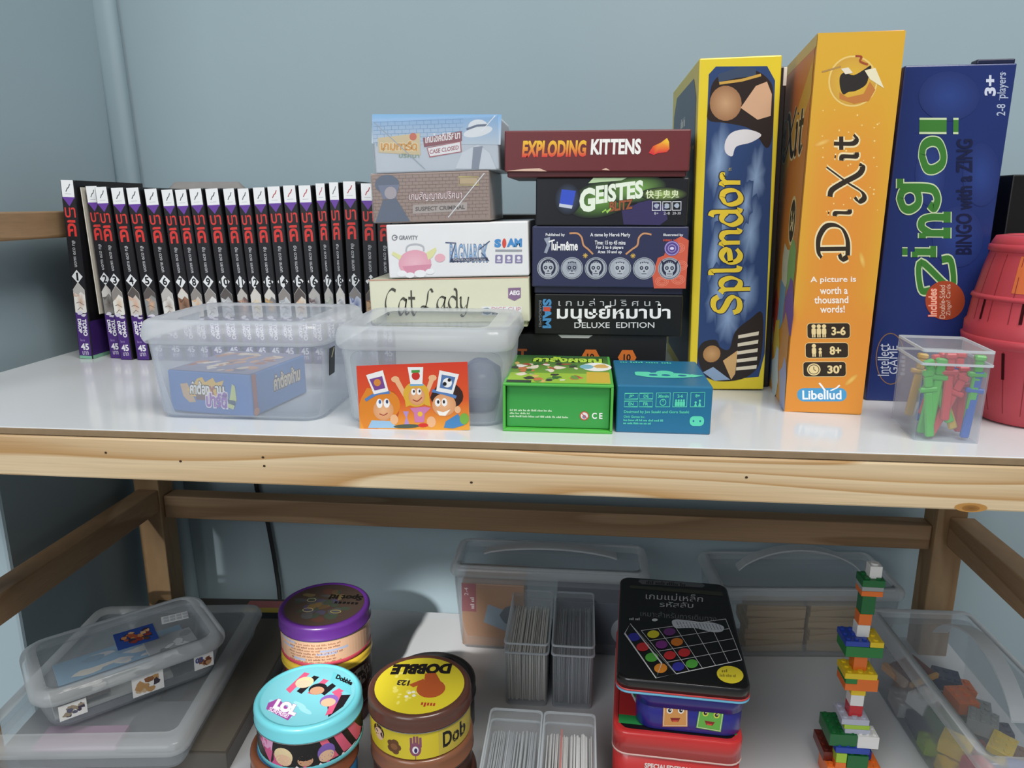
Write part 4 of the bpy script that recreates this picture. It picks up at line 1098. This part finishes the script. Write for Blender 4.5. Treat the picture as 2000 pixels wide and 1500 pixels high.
q.build(o, lambda u, v, k: (-.014 + .028 * u, .008 - .016 * v, .0006 + k))
a = R(44)
for k, (x, y, w, d, z, c, lab) in enumerate(((.0, .02, .13, .05, .012, '86b4d4', 'light blue card sheet inside the small sticker case'), (-.02, -.02, .11, .045, .006, 'c4c4be', 'pale printed card sheet inside the small sticker case'), (-.05, -.03, .05, .03, .017, '5c5854', 'dark brown card inside the small sticker case'), (.045, -.01, .05, .06, .019, 'a9acae', 'pale grey card inside the small sticker case'))):
    o = bbox('card_sheet', -w / 2, w / 2, -d / 2, d / 2, 0, .004, card(c), None, .0004, loc=(-.484 + x * math.cos(a) - y * math.sin(a), .668 + x * math.sin(a) + y * math.cos(a), zc2 + .0015 + z), rot=(0, 0, a))
    tag(o, lab, 'card')
    q = D((0, 0, 100, 100)); rn = random.Random(k)
    for m in range(14): q.ell(rn.uniform(14, 86), rn.uniform(16, 84), rn.uniform(4, 13), rn.uniform(5, 15), rn.choice([['d8dce0', '7fa6c4', 'e8e4d8'], ['5c5854', '9a9a92', '6f7a6c', 'dcdcd8'], ['7a5c44', '3a3632', 'd8d4cc'], ['e4e6e8', '8c9094', '74787c']][k]), rot=rn.uniform(0, 180), n=10, jag=.3, seed=m)
    q.build(o, lambda u, v, z_, w=w, d=d: (-w / 2 + w * u, d / 2 - d * v, .0042 + z_))

# ------------------------------------------------------------------ round tins
def tin(label, x, y, z, r, h, lid_col, body_col, top=None, side=None, lidh=.018, rim_col=None, foot=None):
    b = empty('round_tin', label, 'tin', (x, y, z))
    bm = bmesh.new(); lathe(bm, [(r - .003, 0), (r - .0018, .001), (r - .0018, h - .004)], 56)
    body = mobj('body', bm, mat('tin_' + body_col, body_col, .3, .5, noise=.03), b, smooth=False)
    for p in body.data.polygons: p.use_smooth = len(p.vertices) == 4
    if foot:
        bm = bmesh.new(); lathe(bm, [(r - .0018, .0005), (r - .0012, .001), (r - .0012, .005), (r - .0018, .0055)], 56, False, False)
        mobj('foot_band', bm, mat('tin_' + foot, foot, .3, .5), b, smooth=True)
    bm = bmesh.new(); z0 = h - lidh
    lathe(bm, [(r - .0016, z0), (r, z0 + .0006), (r, z0 + .0016), (r - .0006, z0 + .0022), (r - .0002, h - .0055), (r - .0006, h - .003), (r - .002, h - .0012), (r - .004, h - .0004), (r - .0055, h - .0012), (r - .0065, h - .0016)], 56, False, True)
    ld = mobj('lid', bm, mat('tin_' + lid_col, lid_col, .28, .5, noise=.03, coat=.3), b, smooth=False)
    for p in ld.data.polygons: p.use_smooth = len(p.vertices) == 4
    bm = bmesh.new(); lathe(bm, [(r - .0017, z0 - .0003), (r + .0002, z0), (r + .0002, z0 + .0007)], 56, False, False)
    mobj('lid_bead', bm, mat('tin_bead', 'b9bcbe', .25, .5, metal=.7), ld, smooth=True)
    rt = r - .0066
    if top: top.build(ld, lambda u, v, k: ((2 * u - 1) * rt, (1 - 2 * v) * rt, h - .0015 + k))
    ang = math.atan2(-y, -x)
    if side:
        def f(u, v, k):
            s = max(-.995, min(.995, 2 * u - 1)); aa = ang + math.asin(s); rr_ = r - .00145 + k
            return (rr_ * math.cos(aa), rr_ * math.sin(aa), .001 + (z0 - .001) * (1 - v))
        side.build(body, f, fine=.04)
    return b

# purple tin stack
px, py = -.277, .712
tin('brown tin at the bottom of the purple tin stack', px, py, ZS + .0002, .048, .0425, '5a3a30', '6a2c2c')
q = D((0, 0, 100, 100)); q.rect(0, 0, 100, 100, '4a2624', None, 24, 1)
q.ell(84, 50, 12, 36, 'b0a8a0', n=14); q.ell(84, 40, 4, 9, '4a4440', n=10); q.ell(88, 62, 3, 8, '4a4440', n=10); q.rect(4, 5, 30, 95, 'a03434', None, 6, 1)
tin('yellow-lidded tin under the purple-lidded tin', px + .001, py, ZS + .0429, .0495, .0425, 'd8b83c', '5c2a2a', side=q, lidh=.010)
q = D((0, 0, 100, 100)); q.rect(0, 0, 100, 100, 'd8b090', None, 30, 1)
for k in range(7):
    q.tiny(10 + k % 3, 12 + k * 11.5, 84 - (k * 5) % 12, 19 + k * 11.5, '8a5a48' if k % 2 else '9a6a50', 8)
for x0, y0, x1 in ((3, 10, 16), (42, 36, 72), (38, 48, 60), (14, 70, 26), (4, 30, 14)): q.rect(x0, y0, x1, y0 + 9, 'a8b0c8', None, 6, 1)
qt = D((0, 0, 100, 100)); qt.ell(50, 50, 50, 50, '4a3c34', n=44); rn = random.Random(3)
for k in range(40):
    aa, rr = rn.uniform(0, 6.28), rn.uniform(0, 36); qt.ell(50 + rr * math.cos(aa), 50 + rr * math.sin(aa), rn.uniform(4, 10), rn.uniform(3, 8), rn.choice(['5c4a34', '6a5838', '4c4c4c', '5a3c34', '40483c', '4a4658', '706040']), n=9, jag=.25, seed=k)
qt.text('Spot it!', 50, 22, 94, 38, '191614', bold=.05, rot=180); qt.tiny(56, 42, 92, 50, '191614', 1, 180)
qt.ring(30, 42, 6, 5, 1.2, '9a8c70'); qt.ring(70, 66, 7, 4, 1.2, '9a8c50'); qt.ring(34, 66, 7, 5, 1.2, '9a8c70')
tin('purple-lidded round tin with a text-covered cream side', px + .001, py, ZS + .0856, .0495, .0475, '5a2c80', 'd8b090', qt, q, .017, foot='c84c5c')

# turquoise tin stack
px, py = -.240, .566
qt = D((0, 0, 100, 100)); qt.ell(50, 50, 50, 50, '3f8fc8', n=40); qt.ell(30, 60, 20, 30, '6cc0e0', n=14, jag=.3)
tin('brown and blue tin at the bottom of the turquoise tin stack', px - .012, py - .004, ZS + .0002, .049, .042, '8a5238', '8a5238', qt)
tin('brown-lidded tin just under the turquoise tin', px - .006, py - .002, ZS + .0426, .048, .0415, '8a5238', '3f8fc8', qt)
q = D((0, 0, 100, 100)); q.rect(0, 0, 100, 100, '1c1a1e', None, 40, 1)
for k in range(6): q.poly([(56 + 13 * k, 0), (63 + 13 * k, 0), (73 + 13 * k, 80), (65 + 13 * k, 80)], 'd8607c') if k < 3 else None
q.poly([(2, 10), (10, 10), (22, 90), (12, 90)], 'd85c90'); q.poly([(4, 0), (16, 0), (14, 40), (6, 40)], 'e4a8d0')
for x, hc, sc in ((24, 'e8d4a8', 'e8c0a0'), (43, '1c1a1e', 'c89878'), (62, '7a5cae', 'e0b898')):   # plain patches where the figures stood
    q.ell(x, 48, 8, 30, hc, n=18); q.ell(x, 62, 7, 20, sc, n=16)
q.ell(43, 40, 10, 22, '1c1a1e', n=18)
for k in range(9): q.poly([(18 + 7 * k, 92), (21 + 7 * k, 78), (25 + 7 * k, 92), (21 + 7 * k, 100)], ['d85c90', '1c1a1e', 'e8e4e8'][k % 3])
q.line([(14, 92), (30, 97), (60, 97), (90, 80)], 3, 'e6e6ec')
qt = D((0, 0, 100, 100)); qt.ell(50, 50, 50, 50, '7cc8d4', n=44)
for k in range(5):
    x0 = 22 + 13 * k
    qt.poly([(x0, 48 - abs(k - 2) * 2), (x0 + 7, 50), (x0 + 16, 14 + k * 5), (x0 + 9, 12 + k * 5)], ['d85c80', '231f24'][k % 2])
qt.poly([(64, 8), (88, 24), (97, 46), (82, 38), (66, 26)], '6cc4d0'); qt.poly([(70, 50), (96, 46), (94, 66), (84, 84)], '231f24'); qt.poly([(78, 46), (86, 44), (86, 78), (80, 82)], 'd85c80')
for x, y, hc, sc in ((38, 30, 'e8cfa4', 'e8c4a8'), (57, 40, '231f24', 'c8997a'), (76, 58, '8a64b4', 'e0b898')):
    qt.ell(x, y, 10, 10, hc, n=18); qt.ell(x, y + 3, 8, 7, sc, n=16)
for k in range(5): qt.ell(20 + k * 9, 68 + (k % 3) * 8, 10, 3, '9cd8e2', rot=30, n=12)
qt.poly([(12, 68), (20, 60), (46, 82), (44, 93), (14, 78)], '9c4c9c'); qt.text('LOL', 20, 60, 48, 76, 'f4f4f8', bold=.08, slope=.35, outline='b07ab8', ow=.03); qt.text('SURPRISE!', 17, 74, 42, 80, 'f0e0f0', bold=.03, slope=.4)
qt.text('Dobble', 70, 12, 92, 20, '1c1a1e', bold=.06, slope=.5)
tin('turquoise-lidded round tin with pink and black stripes', px, py, ZS + .0845, .048, .0445, '6cc4d0', '6cc4d0', qt, q, .0155, foot='6cc4d0')

# yellow tin stack
px, py = -.143, .590
tin('plain brown tin at the bottom of the yellow tin stack', px + .004, py, ZS + .0002, .048, .042, '5a382c', '4c2c22')
tin('brown tin just under the yellow printed tin', px + .001, py, ZS + .0426, .048, .0415, '8a5a40', '5a382c')
q = D((0, 0, 100, 100)); q.rect(0, 0, 100, 100, 'dcc834', None, 40, 1); q.rect(66, 0, 100, 100, 'cdb84a', None, 14, 1)
q.ell(10, 34, 5, 26, '3a2a24', n=14); q.ell(10, 42, 4, 22, 'e8c4a8', n=14)
for k in range(5): q.ell(24 + 3.2 * math.cos(k * 1.26), 62 + 16 * math.sin(k * 1.26), 3.6, 13, '6a4428', n=10)
q.ell(24, 62, 3.4, 12, '8a5c38', n=10)
q.ell(44, 62, 5.5, 26, '8a5068', n=16)
for k in range(4): q.rr(39 + 2.9 * k, 10 + 5 * abs(k - 1.5), 41.3 + 2.9 * k, 55, 1, '8a5068')
q.ell(44, 64, 3, 14, 'f0ecf0', n=12); q.ell(44.3, 66, 1.6, 9, '3a2a60', n=10); q.rect(43.5, 84, 44.3, 100, '8a5068')
q.text('Dob', 70, 18, 93, 78, '1f1a18', bold=.03)
qt = D((0, 0, 100, 100)); qt.ell(50, 50, 50, 50, 'dccb34', n=44); rn = random.Random(8)
for k in range(26): qt.ell(rn.uniform(20, 80), rn.uniform(14, 86), rn.uniform(1.5, 4), rn.uniform(1.5, 4), 'ebe06c', n=8)
qt.text('DOBBLE', 12, 16, 80, 36, '1f1a18', bold=.07, rot=180, slope=-.12); qt.text('123', 24, 44, 38, 54, '3a302a', bold=.05, rot=180)
qt.ell(64, 56, 16, 16, 'b4582c', n=24); qt.poly([(52, 30), (64, 28), (72, 42), (54, 46)], 'b4582c'); qt.poly([(38, 52), (52, 40), (56, 46), (44, 56)], 'b4582c')
for x, y in ((42, 66), (46, 64), (40, 72), (48, 70)): qt.ell(x, y, 2.2, 2.2, 'f0ecd8', n=10)
qt.tiny(52, 80, 74, 87, 'b4402c', 1, 180)
tin('brown-lidded round tin with bright yellow printed top', px, py, ZS + .0845, .0478, .0445, '5a3a30', 'dcc834', qt, q, .0165)

qt = D((0, 0, 100, 100)); qt.ell(50, 50, 50, 50, '3a3a3c', n=44); qt.poly([(10, 40), (30, 10), (70, 6), (80, 20), (50, 42), (30, 56)], '1e1e20'); qt.text('Spot it!', 22, 44, 42, 54, 'b8b8b8', bold=.02, rot=180); qt.tiny(64, 32, 92, 42, '15151a', 1, 180, .3)
tin('black-lidded tin half hidden behind the yellow tin', -.158, .703, ZS + .0002, .0495, .056, '2c2a2a', '3c3a3a', qt)

# ------------------------------------------------------------------ clear card boxes
Mcb = clear('card_box_plastic', .16, 'e4e8ea'); Mcl = clear('card_box_lid', .2, 'e4e8ea', edge=.2); Mce = clear('plastic_edge', .7, 'e8eef2', .12)
def card_deck(label, x, y, z, w, d, h, rotz, cols, full=1.0):
    bm = bmesh.new(); rn = random.Random(label); n = 34
    me = bpy.data.meshes.new('sleeved_cards'); o = bpy.data.objects.new('sleeved_cards', me)
    mi = []
    for k in range(n):
        xx = -w / 2 + w * full * (k + .5) / n
        hh = h * rn.uniform(.93, 1.0); t = w * full / n * rn.uniform(.6, .95)
        vs = add_box(bm, xx - t / 2, xx + t / 2, -d / 2 + rn.uniform(0, .003), d / 2 - rn.uniform(0, .003), rn.uniform(0, .001), hh)
        sh = rn.uniform(-.0012, .0012)
        for v in vs: v.co.x += sh * (v.co.z / h)
        mi += [rn.choice(range(len(cols)))] * 6
    bm.to_mesh(me); bm.free()
    for c in cols: me.materials.append(card(c, .3))
    for p, m in zip(me.polygons, mi): p.material_index = m
    link(o); o.location = (x, y, z); o.rotation_euler = (0, 0, rotz)
    return tag(o, label, 'cards', kind='stuff')
for x, y, w, lab, lab2, cols, full in (
    (-.0555, .797, .0505, 'clear card box of white-edged cards, upper row on the turquoise tin side', 'white-edged sleeved cards in the rear clear card box beside the handled box', ['f4f0e6', 'e4e0d4', 'd0ccc0'], 1.0),
    (-.0032, .797, .0485, 'clear card box of grey cards beside the black tin, rear row', 'grey sleeved cards in the rear clear card box next to the black tin', ['a4aab0', '8c9298', 'bcc2c8', '7c828a'], 1.0),
    (-.0560, .566, .0510, 'frosted clear card box of pale grey cards in the front row', 'pale grey sleeved cards in the front card box beside the yellow tin', ['b4babf', 'a8aeb4', 'c0c6ca'], 1.0),
    (-.0045, .566, .0495, 'clear card box with one red card among white ones', 'white cards with a red divider in the front card box', ['eeeeec', 'e6e6e4', 'f0f0ee'], 1.0)):
    r_ = thin_box(lab, (x, y, ZS + .0002), w, .120, .080, 0, .012, Mcb, Mcl, 'card_box', r=.005)
    card_deck(lab2, x, y, ZS + .0016, w - .008, .105, .062, 0, cols, full)
tag(bbox('card_divider', -.0008, .0008, -.052, .052, 0, .066, card('d86a58'), None, .0002, loc=(-.0118, .566, ZS + .0016)), 'red divider card standing in the front clear card box', 'card')

# ------------------------------------------------------------------ rectangular tins
def rect_tin(label, loc, rotz, w, d, h, body, lid, lidh, r=.012, beads=(), name='rectangular_tin', bead_col='c9cdd0'):
    b = empty(name, label, 'tin', loc, (0, 0, rotz)); b['dims'] = (w, d, h)
    bm = bmesh.new(); loft(bm, [(w - .003, d - .003, r, 0), (w - .0016, d - .0016, r, .0015), (w - .0016, d - .0016, r, h - .003)])
    o = mobj('body', bm, mat('tin_' + body, body, .28, .5, noise=.03, coat=.3), b)
    for p in o.data.polygons: p.use_smooth = len(p.vertices) == 4 and abs(p.normal.z) < .5
    bm = bmesh.new(); loft(bm, [(w, d, r, h - lidh), (w, d, r, h - .0025), (w - .002, d - .002, r - .001, h - .0006), (w - .005, d - .005, r - .002, h)])
    o = mobj('lid', bm, mat('tin_' + lid, lid, .25, .5, noise=.03, coat=.3), b)
    for p in o.data.polygons: p.use_smooth = len(p.vertices) == 4 and abs(p.normal.z) < .5
    for z, c in beads:
        bm = bmesh.new(); loft(bm, [(w - .001, d - .001, r, z), (w + .0008, d + .0008, r, z + .0006), (w + .0008, d + .0008, r, z + .0018), (w - .001, d - .001, r, z + .0024)], cap0=False, cap1=False)
        mobj('rim_band', bm, mat('tin_' + c, c, .3, .5), b, smooth=True)
    return b
rz = R(-3.5)
b = rect_tin('tall red tin with special edition lettering, bottom of its stack', (.098, .672, ZS + .0002), rz, .116, .178, .094, 'c83434', 'c83434', .022, .014, ((.070, 'd8b8b0'),))
q = D((0, 0, 100, 100)); q.text('SPECIALEDITIONCARDGAME', 25, 32, 88, 38, 'f2e0dc', bold=.04)
q.build(b, f_front(.112, .094, -.0886))
q = D((0, 0, 100, 100)); q.rr(1.5, 1.5, 98.5, 98.5, 9, '161616'); q.rect(2, 60, 98, 90, 'c83434'); q.rect(2, 88, 98, 95, '2c8a48'); q.poly([(8, 62), (24, 62), (30, 86), (22, 88)], 'f0f0ee'); q.poly([(11, 65), (22, 65), (25, 78), (20, 80)], '2c8a48'); q.tiny(22, 90, 36, 93, 'd8f0dc', 1)
q.build(b, lambda u, v, k: (-.055 + .110 * u, .086 - .172 * v, .0941 + k))
b = rect_tin('blue tin with two square smiling faces on its front', (.108, .674, ZS + .0945), rz, .096, .170, .038, '2a2a88', '2a2a88', .014, .016)
q = D([(1250, 1352), (1460, 1372), (1450, 1440), (1252, 1418)])
for cx, cy, c, e in ((1325, 1391, 'd89a58', 0), (1393, 1398, '6ab44c', 1)):
    s = 24; t = .0 if not e else .18
    P = lambda x, y: (cx + x * math.cos(t) - y * math.sin(t), cy + x * math.sin(t) + y * math.cos(t))
    q.poly([P(-s, -s), P(s, -s), P(s, s), P(-s, s)], c)
    q.line([P(-s + 2, -s + 2), P(s - 2, -s + 2), P(s - 2, s - 2), P(-s + 2, s - 2), P(-s + 2, -s + 2)], 1, 'f0e4c8')
    for sx in (-1, 1):
        ex, ey = P(11 * sx, -9); q.ell(ex, ey, 6, 6.5, 'f4f2ee' if not e else 'd8d85c', n=14); q.ell(ex, ey, 3.6, 4, '2a2420', n=12); q.ell(ex + 1, ey - 1, 1.3, 1.3, 'f4f2ee', n=8)
    q.poly([P(-10, 6), P(10, 6), P(6, 14), P(-6, 14)], '8c2c28'); q.poly([P(-6, 11), P(6, 11), P(4, 14), P(-4, 14)], 'd8503c')
q.build(b, f_front(.092, .034, -.0846, .0))
b = rect_tin('flat black tin with coloured dot grid on top of its stack', (.1005, .678, ZS + .1328), rz, .117, .188, .016, '161618', '161618', .011, .012, ((.0008, '6cb8d8'), (.0032, 'c84444')))
q = D([(1212, 1122), (1415, 1145), (1470, 1352), (1208, 1325)])
q.rr(1, 1, 2, 2, .3, '161618'); q.items.clear()
q.poly([(1250, 1131), (1370, 1142), (1376, 1148), (1372, 1153), (1254, 1143), (1246, 1136)], '5c6064'); q.tiny(1262, 1134, 1362, 1142, '1c1c1e', 4, 0, .1)
q.poly([(1230, 1145), (1410, 1164), (1412, 1174), (1230, 1152)], '3c4034')
q.text('เกมแม่เหล็ก', 1262, 1162, 1374, 1178, 'b4b8ba', slope=.08); q.text('รหัสลับ', 1290, 1184, 1356, 1196, 'b4b8ba', slope=.06); q.text('เหมาะสำหรับการเดินทาง', 1252, 1203, 1402, 1215, '6c7074', slope=.1)
q.tiny(1230, 1218, 1272, 1223, 'b8bcc0', 2, 0, .05); q.ell(1281, 1224, 6, 3, 'd0d4d6', n=10)
q.poly(smoothpts([(1315, 1229), (1322, 1224), (1345, 1226), (1370, 1230), (1395, 1232), (1416, 1240), (1414, 1250), (1395, 1251), (1365, 1243), (1340, 1242), (1322, 1241)], True, 4), 'c4cad2')
for k in range(14): q.line([(1324 + 6.4 * k, 1228 + .6 * k), (1330 + 6.4 * k, 1240 + .6 * k)], .9, '4a5058')
def G(i, j):   # dot grid corners, i across, j down
    u, v = i / 5, j / 4
    return ((1254 + 166 * u) * (1 - v) + (1325 + 128 * u) * v, (1245 - 20 * u) * (1 - v) + (1324 - 20 * u) * v)
for j in range(5): q.line([G(0, j), G(5, j)], 1.4 if j == 4 else .9, 'd8dadc')
for i in range(6): q.line([G(i, 0), G(i, 4)], .9, 'd8dadc')
cols = {(0, 0): 'd8d034', (1, 0): '6c3878', (0, 1): '803888', (1, 1): 'd87c30', (0, 2): 'c83438', (1, 2): 'c83438', (0, 3): '3838a0', (1, 3): '58b048'}
for (i, j), c in cols.items():
    a_, b_ = G(i, j), G(i + 1, j + 1); q.ell((a_[0] + b_[0]) / 2, (a_[1] + b_[1]) / 2, 12, 7.5, c, n=20)
for k, c in enumerate(('3838a0', 'c83438', '58b048', 'd88830')): q.ell(1240 + 18 * k, 1257 + 19 * k, 13, 8, c, n=20)
q.line([(1221, 1250), (1285, 1330), (1296, 1306), (1232, 1231), (1221, 1250)], 1.6, 'd8dadc'); q.line([(1232, 1231), (1324, 1324), (1285, 1330)], .8, '9a9ea2')
q.ell(1430, 1328, 26, 14, 'dccc38', rot=8, n=24); q.tiny(1414, 1319, 1440, 1324, '8a7a28', 1); q.tiny(1410, 1326, 1450, 1331, '8a7a28', 3, 0, .06)
q.build(b, lambda u, v, k: (-.0575 + .115 * u, .093 - .186 * v, .0162 + k))

# ------------------------------------------------------------------ clear boxes with carry handles
def handle_box(label, loc, w, d, h, rotz, axis, span, rise, hw=.016, rimh=.012, lift=.0):
    b = tub(label, loc, w, d, h, rimh, rotz, .93, .010, mats=TUBM, name='handled_box', panel=.86)
    bm = bmesh.new(); n = 18; vs = []
    for i in range(n + 1):
        t = -1 + 2 * i / n
        a = t * span / 2; z = h + .001 + rise * (1 - t * t) ** .8
        for s in (-1, 1):
            for dz in (0, .0022):
                vs.append(bm.verts.new((a, s * hw / 2, z + dz) if axis == 'x' else (s * hw / 2, a, z + dz)))
    for i in range(n):
        o = 4 * i
        for p, q_ in ((0, 1), (1, 3), (3, 2), (2, 0)): bm.faces.new((vs[o + p], vs[o + q_], vs[o + 4 + q_], vs[o + 4 + p]))
    bm.faces.new([vs[k] for k in (0, 1, 3, 2)]); bm.faces.new([vs[4 * n + k] for k in (0, 1, 3, 2)])
    mobj('handle', bm, Mgrey_rim, b)
    return b
handle_box('clear handled box holding an orange-brown game box', (-.036, .880, ZS + .0002), .250, .088, .118, 0, 'x', .17, .010)
b = game_box('orange-brown game box with red label inside the handled box', (-.107, .8485, ZS + .0018), 0, .080, .055, .088, 'b07844')
q = D([(895, 1142), (990, 1142), (990, 1262), (895, 1262)])
q.rect(895, 1142, 917, 1196, '9c2c34'); q.text('2-4', 899, 1150, 905, 1165, 'f0d8d4', rot=90); q.tiny(908, 1146, 914, 1190, 'f0d8d4', 2, 90)
q.poly([(928, 1215), (935, 1180), (960, 1190), (990, 1200), (990, 1240), (960, 1230)], '8898a4'); q.ell(968, 1200, 14, 18, '3c4650', n=12, jag=.2)
front(b, q)
game_box('dark blue box with a round white label inside the handled box', (.030, .8485, ZS + .0018), 0, .112, .055, .07, '26354a')
q = D((0, 0, 100, 100)); q.ell(78, 55, 16, 28, 'c8ccd0', n=24); q.rect(72, 36, 76, 76, 'a03840'); bpy.data.objects
front(bpy.data.objects['game_box.%03d' % (len([o for o in bpy.data.objects if o.name.startswith('game_box')]) - 1)], q)
handle_box('clear handled box full of plain wooden blocks', (.283, .911, ZS + .0002), .235, .112, .098, R(5), 'x', .155, .028)
Mblk = wood('pale_block_wood', 'c9ab7c', 'a98a5c', (3, 30, 30), 5, .6, 5)
bd = [(-.035, -.024, 0, 2), (-.035, -.024, 1, -3), (-.035, -.024, 2, 4), (-.035, -.024, 3, -2), (.045, -.024, 0, -2), (.045, -.024, 1, 3), (.045, -.024, 2, -4), (.045, -.022, 3, 1), (-.02, .012, 0, 0), (.05, .012, 0, 3), (-.03, .012, 1, -3), (.045, .012, 1, 0)]
for x, y, lev, rz_ in bd:
    a = R(5); o = bbox('wooden_block', -.037, .037, -.0125, .0125, 0, .0158, Mblk, None, .001, loc=(.283 + x * math.cos(a) - y * math.sin(a), .911 + x * math.sin(a) + y * math.cos(a), ZS + .0018 + .0161 * lev), rot=(0, 0, a + R(rz_)))
    tag(o, 'pale wooden block, %s of the %s pile on the %s side' % (('bottom', 'second', 'third', 'top')[lev], 'front' if y < 0 else 'rear', 'black tin' if x < 0 else 'brick box'), 'block', 'wooden blocks in the handled box')

handle_box('clear handled box full of coloured toy bricks', (.4105, .715, ZS + .0002), .124, .262, .088, R(2), 'y', .15, .038)

# ------------------------------------------------------------------ toy bricks
LC = {'white': 'e6e6e4', 'dark green': '1f6a38', 'green': '2c8040', 'grey': '9aa0a0', 'orange': 'e8742c', 'blue': '2c48a8', 'yellow': 'e8c828', 'red': 'c42c34', 'light grey': 'b8bccc', 'lime': 'a4c83c', 'brown red': '6a2a20', 'brown': '8a5a3c', 'dark blue': '22345c', 'pink': 'c84468'}
def brick_bm(w, d, h, nx, ny):
    bm = bmesh.new(); add_box(bm, -w / 2, w / 2, -d / 2, d / 2, 0, h, .0003, 1)
    for i in range(nx):
        for j in range(ny):
            cx, cy, r = -w / 2 + w * (i + .5) / nx, -d / 2 + d * (j + .5) / ny, min(w / nx, d / ny) * .31
            ring = [[bm.verts.new((cx + r * math.cos(k * math.pi / 5), cy + r * math.sin(k * math.pi / 5), z)) for k in range(10)] for z in (h - .0001, h + .0016)]
            for k in range(10): bm.faces.new((ring[0][k], ring[0][(k + 1) % 10], ring[1][(k + 1) % 10], ring[1][k]))
            bm.faces.new(ring[1])
    return bm
def lego(col): return mat('brick_' + col.replace(' ', '_'), LC[col], .25, .5, noise=.02)
tw = empty('toy_brick_tower', 'tall thin tower of stacked coloured toy bricks', 'toy', (.272, .664, ZS))
# (colour, x offset, y offset, width, depth, z bottom, height, studs) measured from the base
T = [('orange', .004, .0, .052, .026, .0002, .018, 6, 3), ('brown red', -.017, .012, .014, .034, .0184, .010, 2, 4),
     ('orange', -.010, -.008, .010, .012, .0184, .006, 1, 1), ('lime', -.010, -.008, .010, .012, .0246, .010, 1, 1), ('dark green', .006, -.004, .020, .018, .0184, .014, 2, 2), ('blue', .020, .006, .008, .012, .0184, .010, 1, 1),
     ('blue', .000, -.002, .032, .022, .0348, .006, 4, 3),
     ('dark green', -.009, .006, .026, .034, .0410, .013, 3, 4), ('white', .014, -.003, .020, .018, .0410, .013, 3, 2),
     ('light grey', .004, .002, .024, .022, .0544, .005, 3, 3), ('lime', .003, .0, .024, .018, .0596, .0045, 3, 2), ('light grey', .001, .004, .026, .026, .0643, .006, 3, 3),
     ('red', .002, .002, .0125, .0125, .0706, .0115, 1, 1), ('white', .002, .002, .0125, .0125, .0823, .012, 1, 1), ('yellow', .002, .002, .0135, .0135, .0945, .007, 1, 1),
     ('orange', .008, .0, .020, .016, .1017, .013, 2, 2), ('orange', -.007, .004, .011, .024, .1017, .0072, 1, 3), ('green', -.007, .004, .011, .024, .1091, .0056, 1, 3),
     ('yellow', .001, .003, .030, .024, .1149, .006, 3, 3),
     ('orange', .001, .003, .0125, .0125, .1211, .0175, 1, 1), ('green', .001, .004, .034, .026, .1388, .011, 4, 3), ('blue', -.006, .004, .022, .026, .15, .0055, 3, 3), ('yellow', .0118, .004, .0125, .026, .15, .0055, 1, 3),
     ('white', .001, .005, .0118, .0118, .1557, .0125, 1, 1), ('orange', .0015, .005, .0118, .0118, .1684, .0115, 1, 1), ('dark green', .0025, .005, .0125, .0125, .1801, .0195, 1, 1),
     ('orange', .004, .005, .0195, .016, .1998, .0052, 2, 2), ('grey', .004, .005, .0195, .016, .2052, .0045, 2, 2), ('dark green', .004, .005, .0205, .018, .2099, .007, 2, 2), ('white', .006, .005, .011, .011, .2171, .0125, 1, 1)]
for c, x, y, w, d_, z, h, nx, ny in T:
    mobj('brick', brick_bm(w, d_, h, nx, ny), lego(c), tw, (x, y, z))
# loose bricks in the handled box
rn = random.Random(21); seen = {}
LB = [('white', 'tan'), ]
spots = [('white', -.040, .055, .000), ('dark blue', -.036, .020, .0), ('lime', -.040, -.012, .0), ('yellow', -.038, -.045, .0), ('red', -.036, -.080, .0), ('orange', -.034, -.108, .0),
         ('blue', .0, .090, .0), ('dark blue', .002, .055, .0), ('green', .0, .020, .0), ('red', .0, -.018, .0), ('blue', .004, -.052, .0), ('green', .002, -.090, .0),
         ('orange', .038, .085, .0), ('grey', .036, .05, .0), ('dark blue', .038, .01, .0), ('brown', .038, -.03, .0), ('white', .036, -.07, .0), ('pink', .036, -.105, .0),
         ('white', -.030, .035, .020), ('brown', -.030, .075, .020), ('dark green', -.028, -.002, .020), ('yellow', -.030, -.035, .020), ('red', -.026, -.068, .020), ('green', -.026, -.100, .020),
         ('dark blue', .012, .075, .020), ('orange', .012, .038, .020), ('grey', .014, .0, .020), ('yellow', .012, -.036, .020), ('blue', .014, -.072, .020), ('white', .014, -.104, .020)]
for c, x, y, z in spots:
    a = R(2); w = rn.choice([.022, .028]); d_ = rn.choice([.022, .030])
    o = mobj('toy_brick', brick_bm(w, d_, .0145, 2 if w < .025 else 3, 2 if d_ < .025 else 3), lego(c), None,
             (.4105 + x * math.cos(a) - y * math.sin(a), .715 + x * math.sin(a) + y * math.cos(a), ZS + .0035 + z), (R(rn.uniform(-9, 9)), R(rn.uniform(-9, 9)), R(rn.uniform(-40, 40))))
    tag(o, '%s toy brick in the %s layer of the brick box, %s' % (c, 'lower' if z < .01 else 'upper', 'near the wall' if y > .06 else ('midway along' if y > -.03 else ('behind the front end' if y > -.085 else 'at the front end'))), 'toy brick', 'loose toy bricks in the handled box')
for x, y, rz_ in ((-.030, .045, 20), ):
    b = empty('toy_plate', 'brown hinged toy plate with a pale edge among the loose bricks', 'toy', (.375, .775, ZS + .048), (R(6), R(-8), R(24)))
    bbox('plate', -.019, .019, -.016, .016, 0, .004, lego('brown red'), b, .0005); bbox('edge', -.026, -.0195, -.016, .016, 0, .008, mat('tan_plastic', 'c8a88c', .4), b, .0005); bbox('edge', -.019, .019, -.020, -.0162, 0, .006, mat('gold_plastic', 'c8963c', .4), b, .0005)
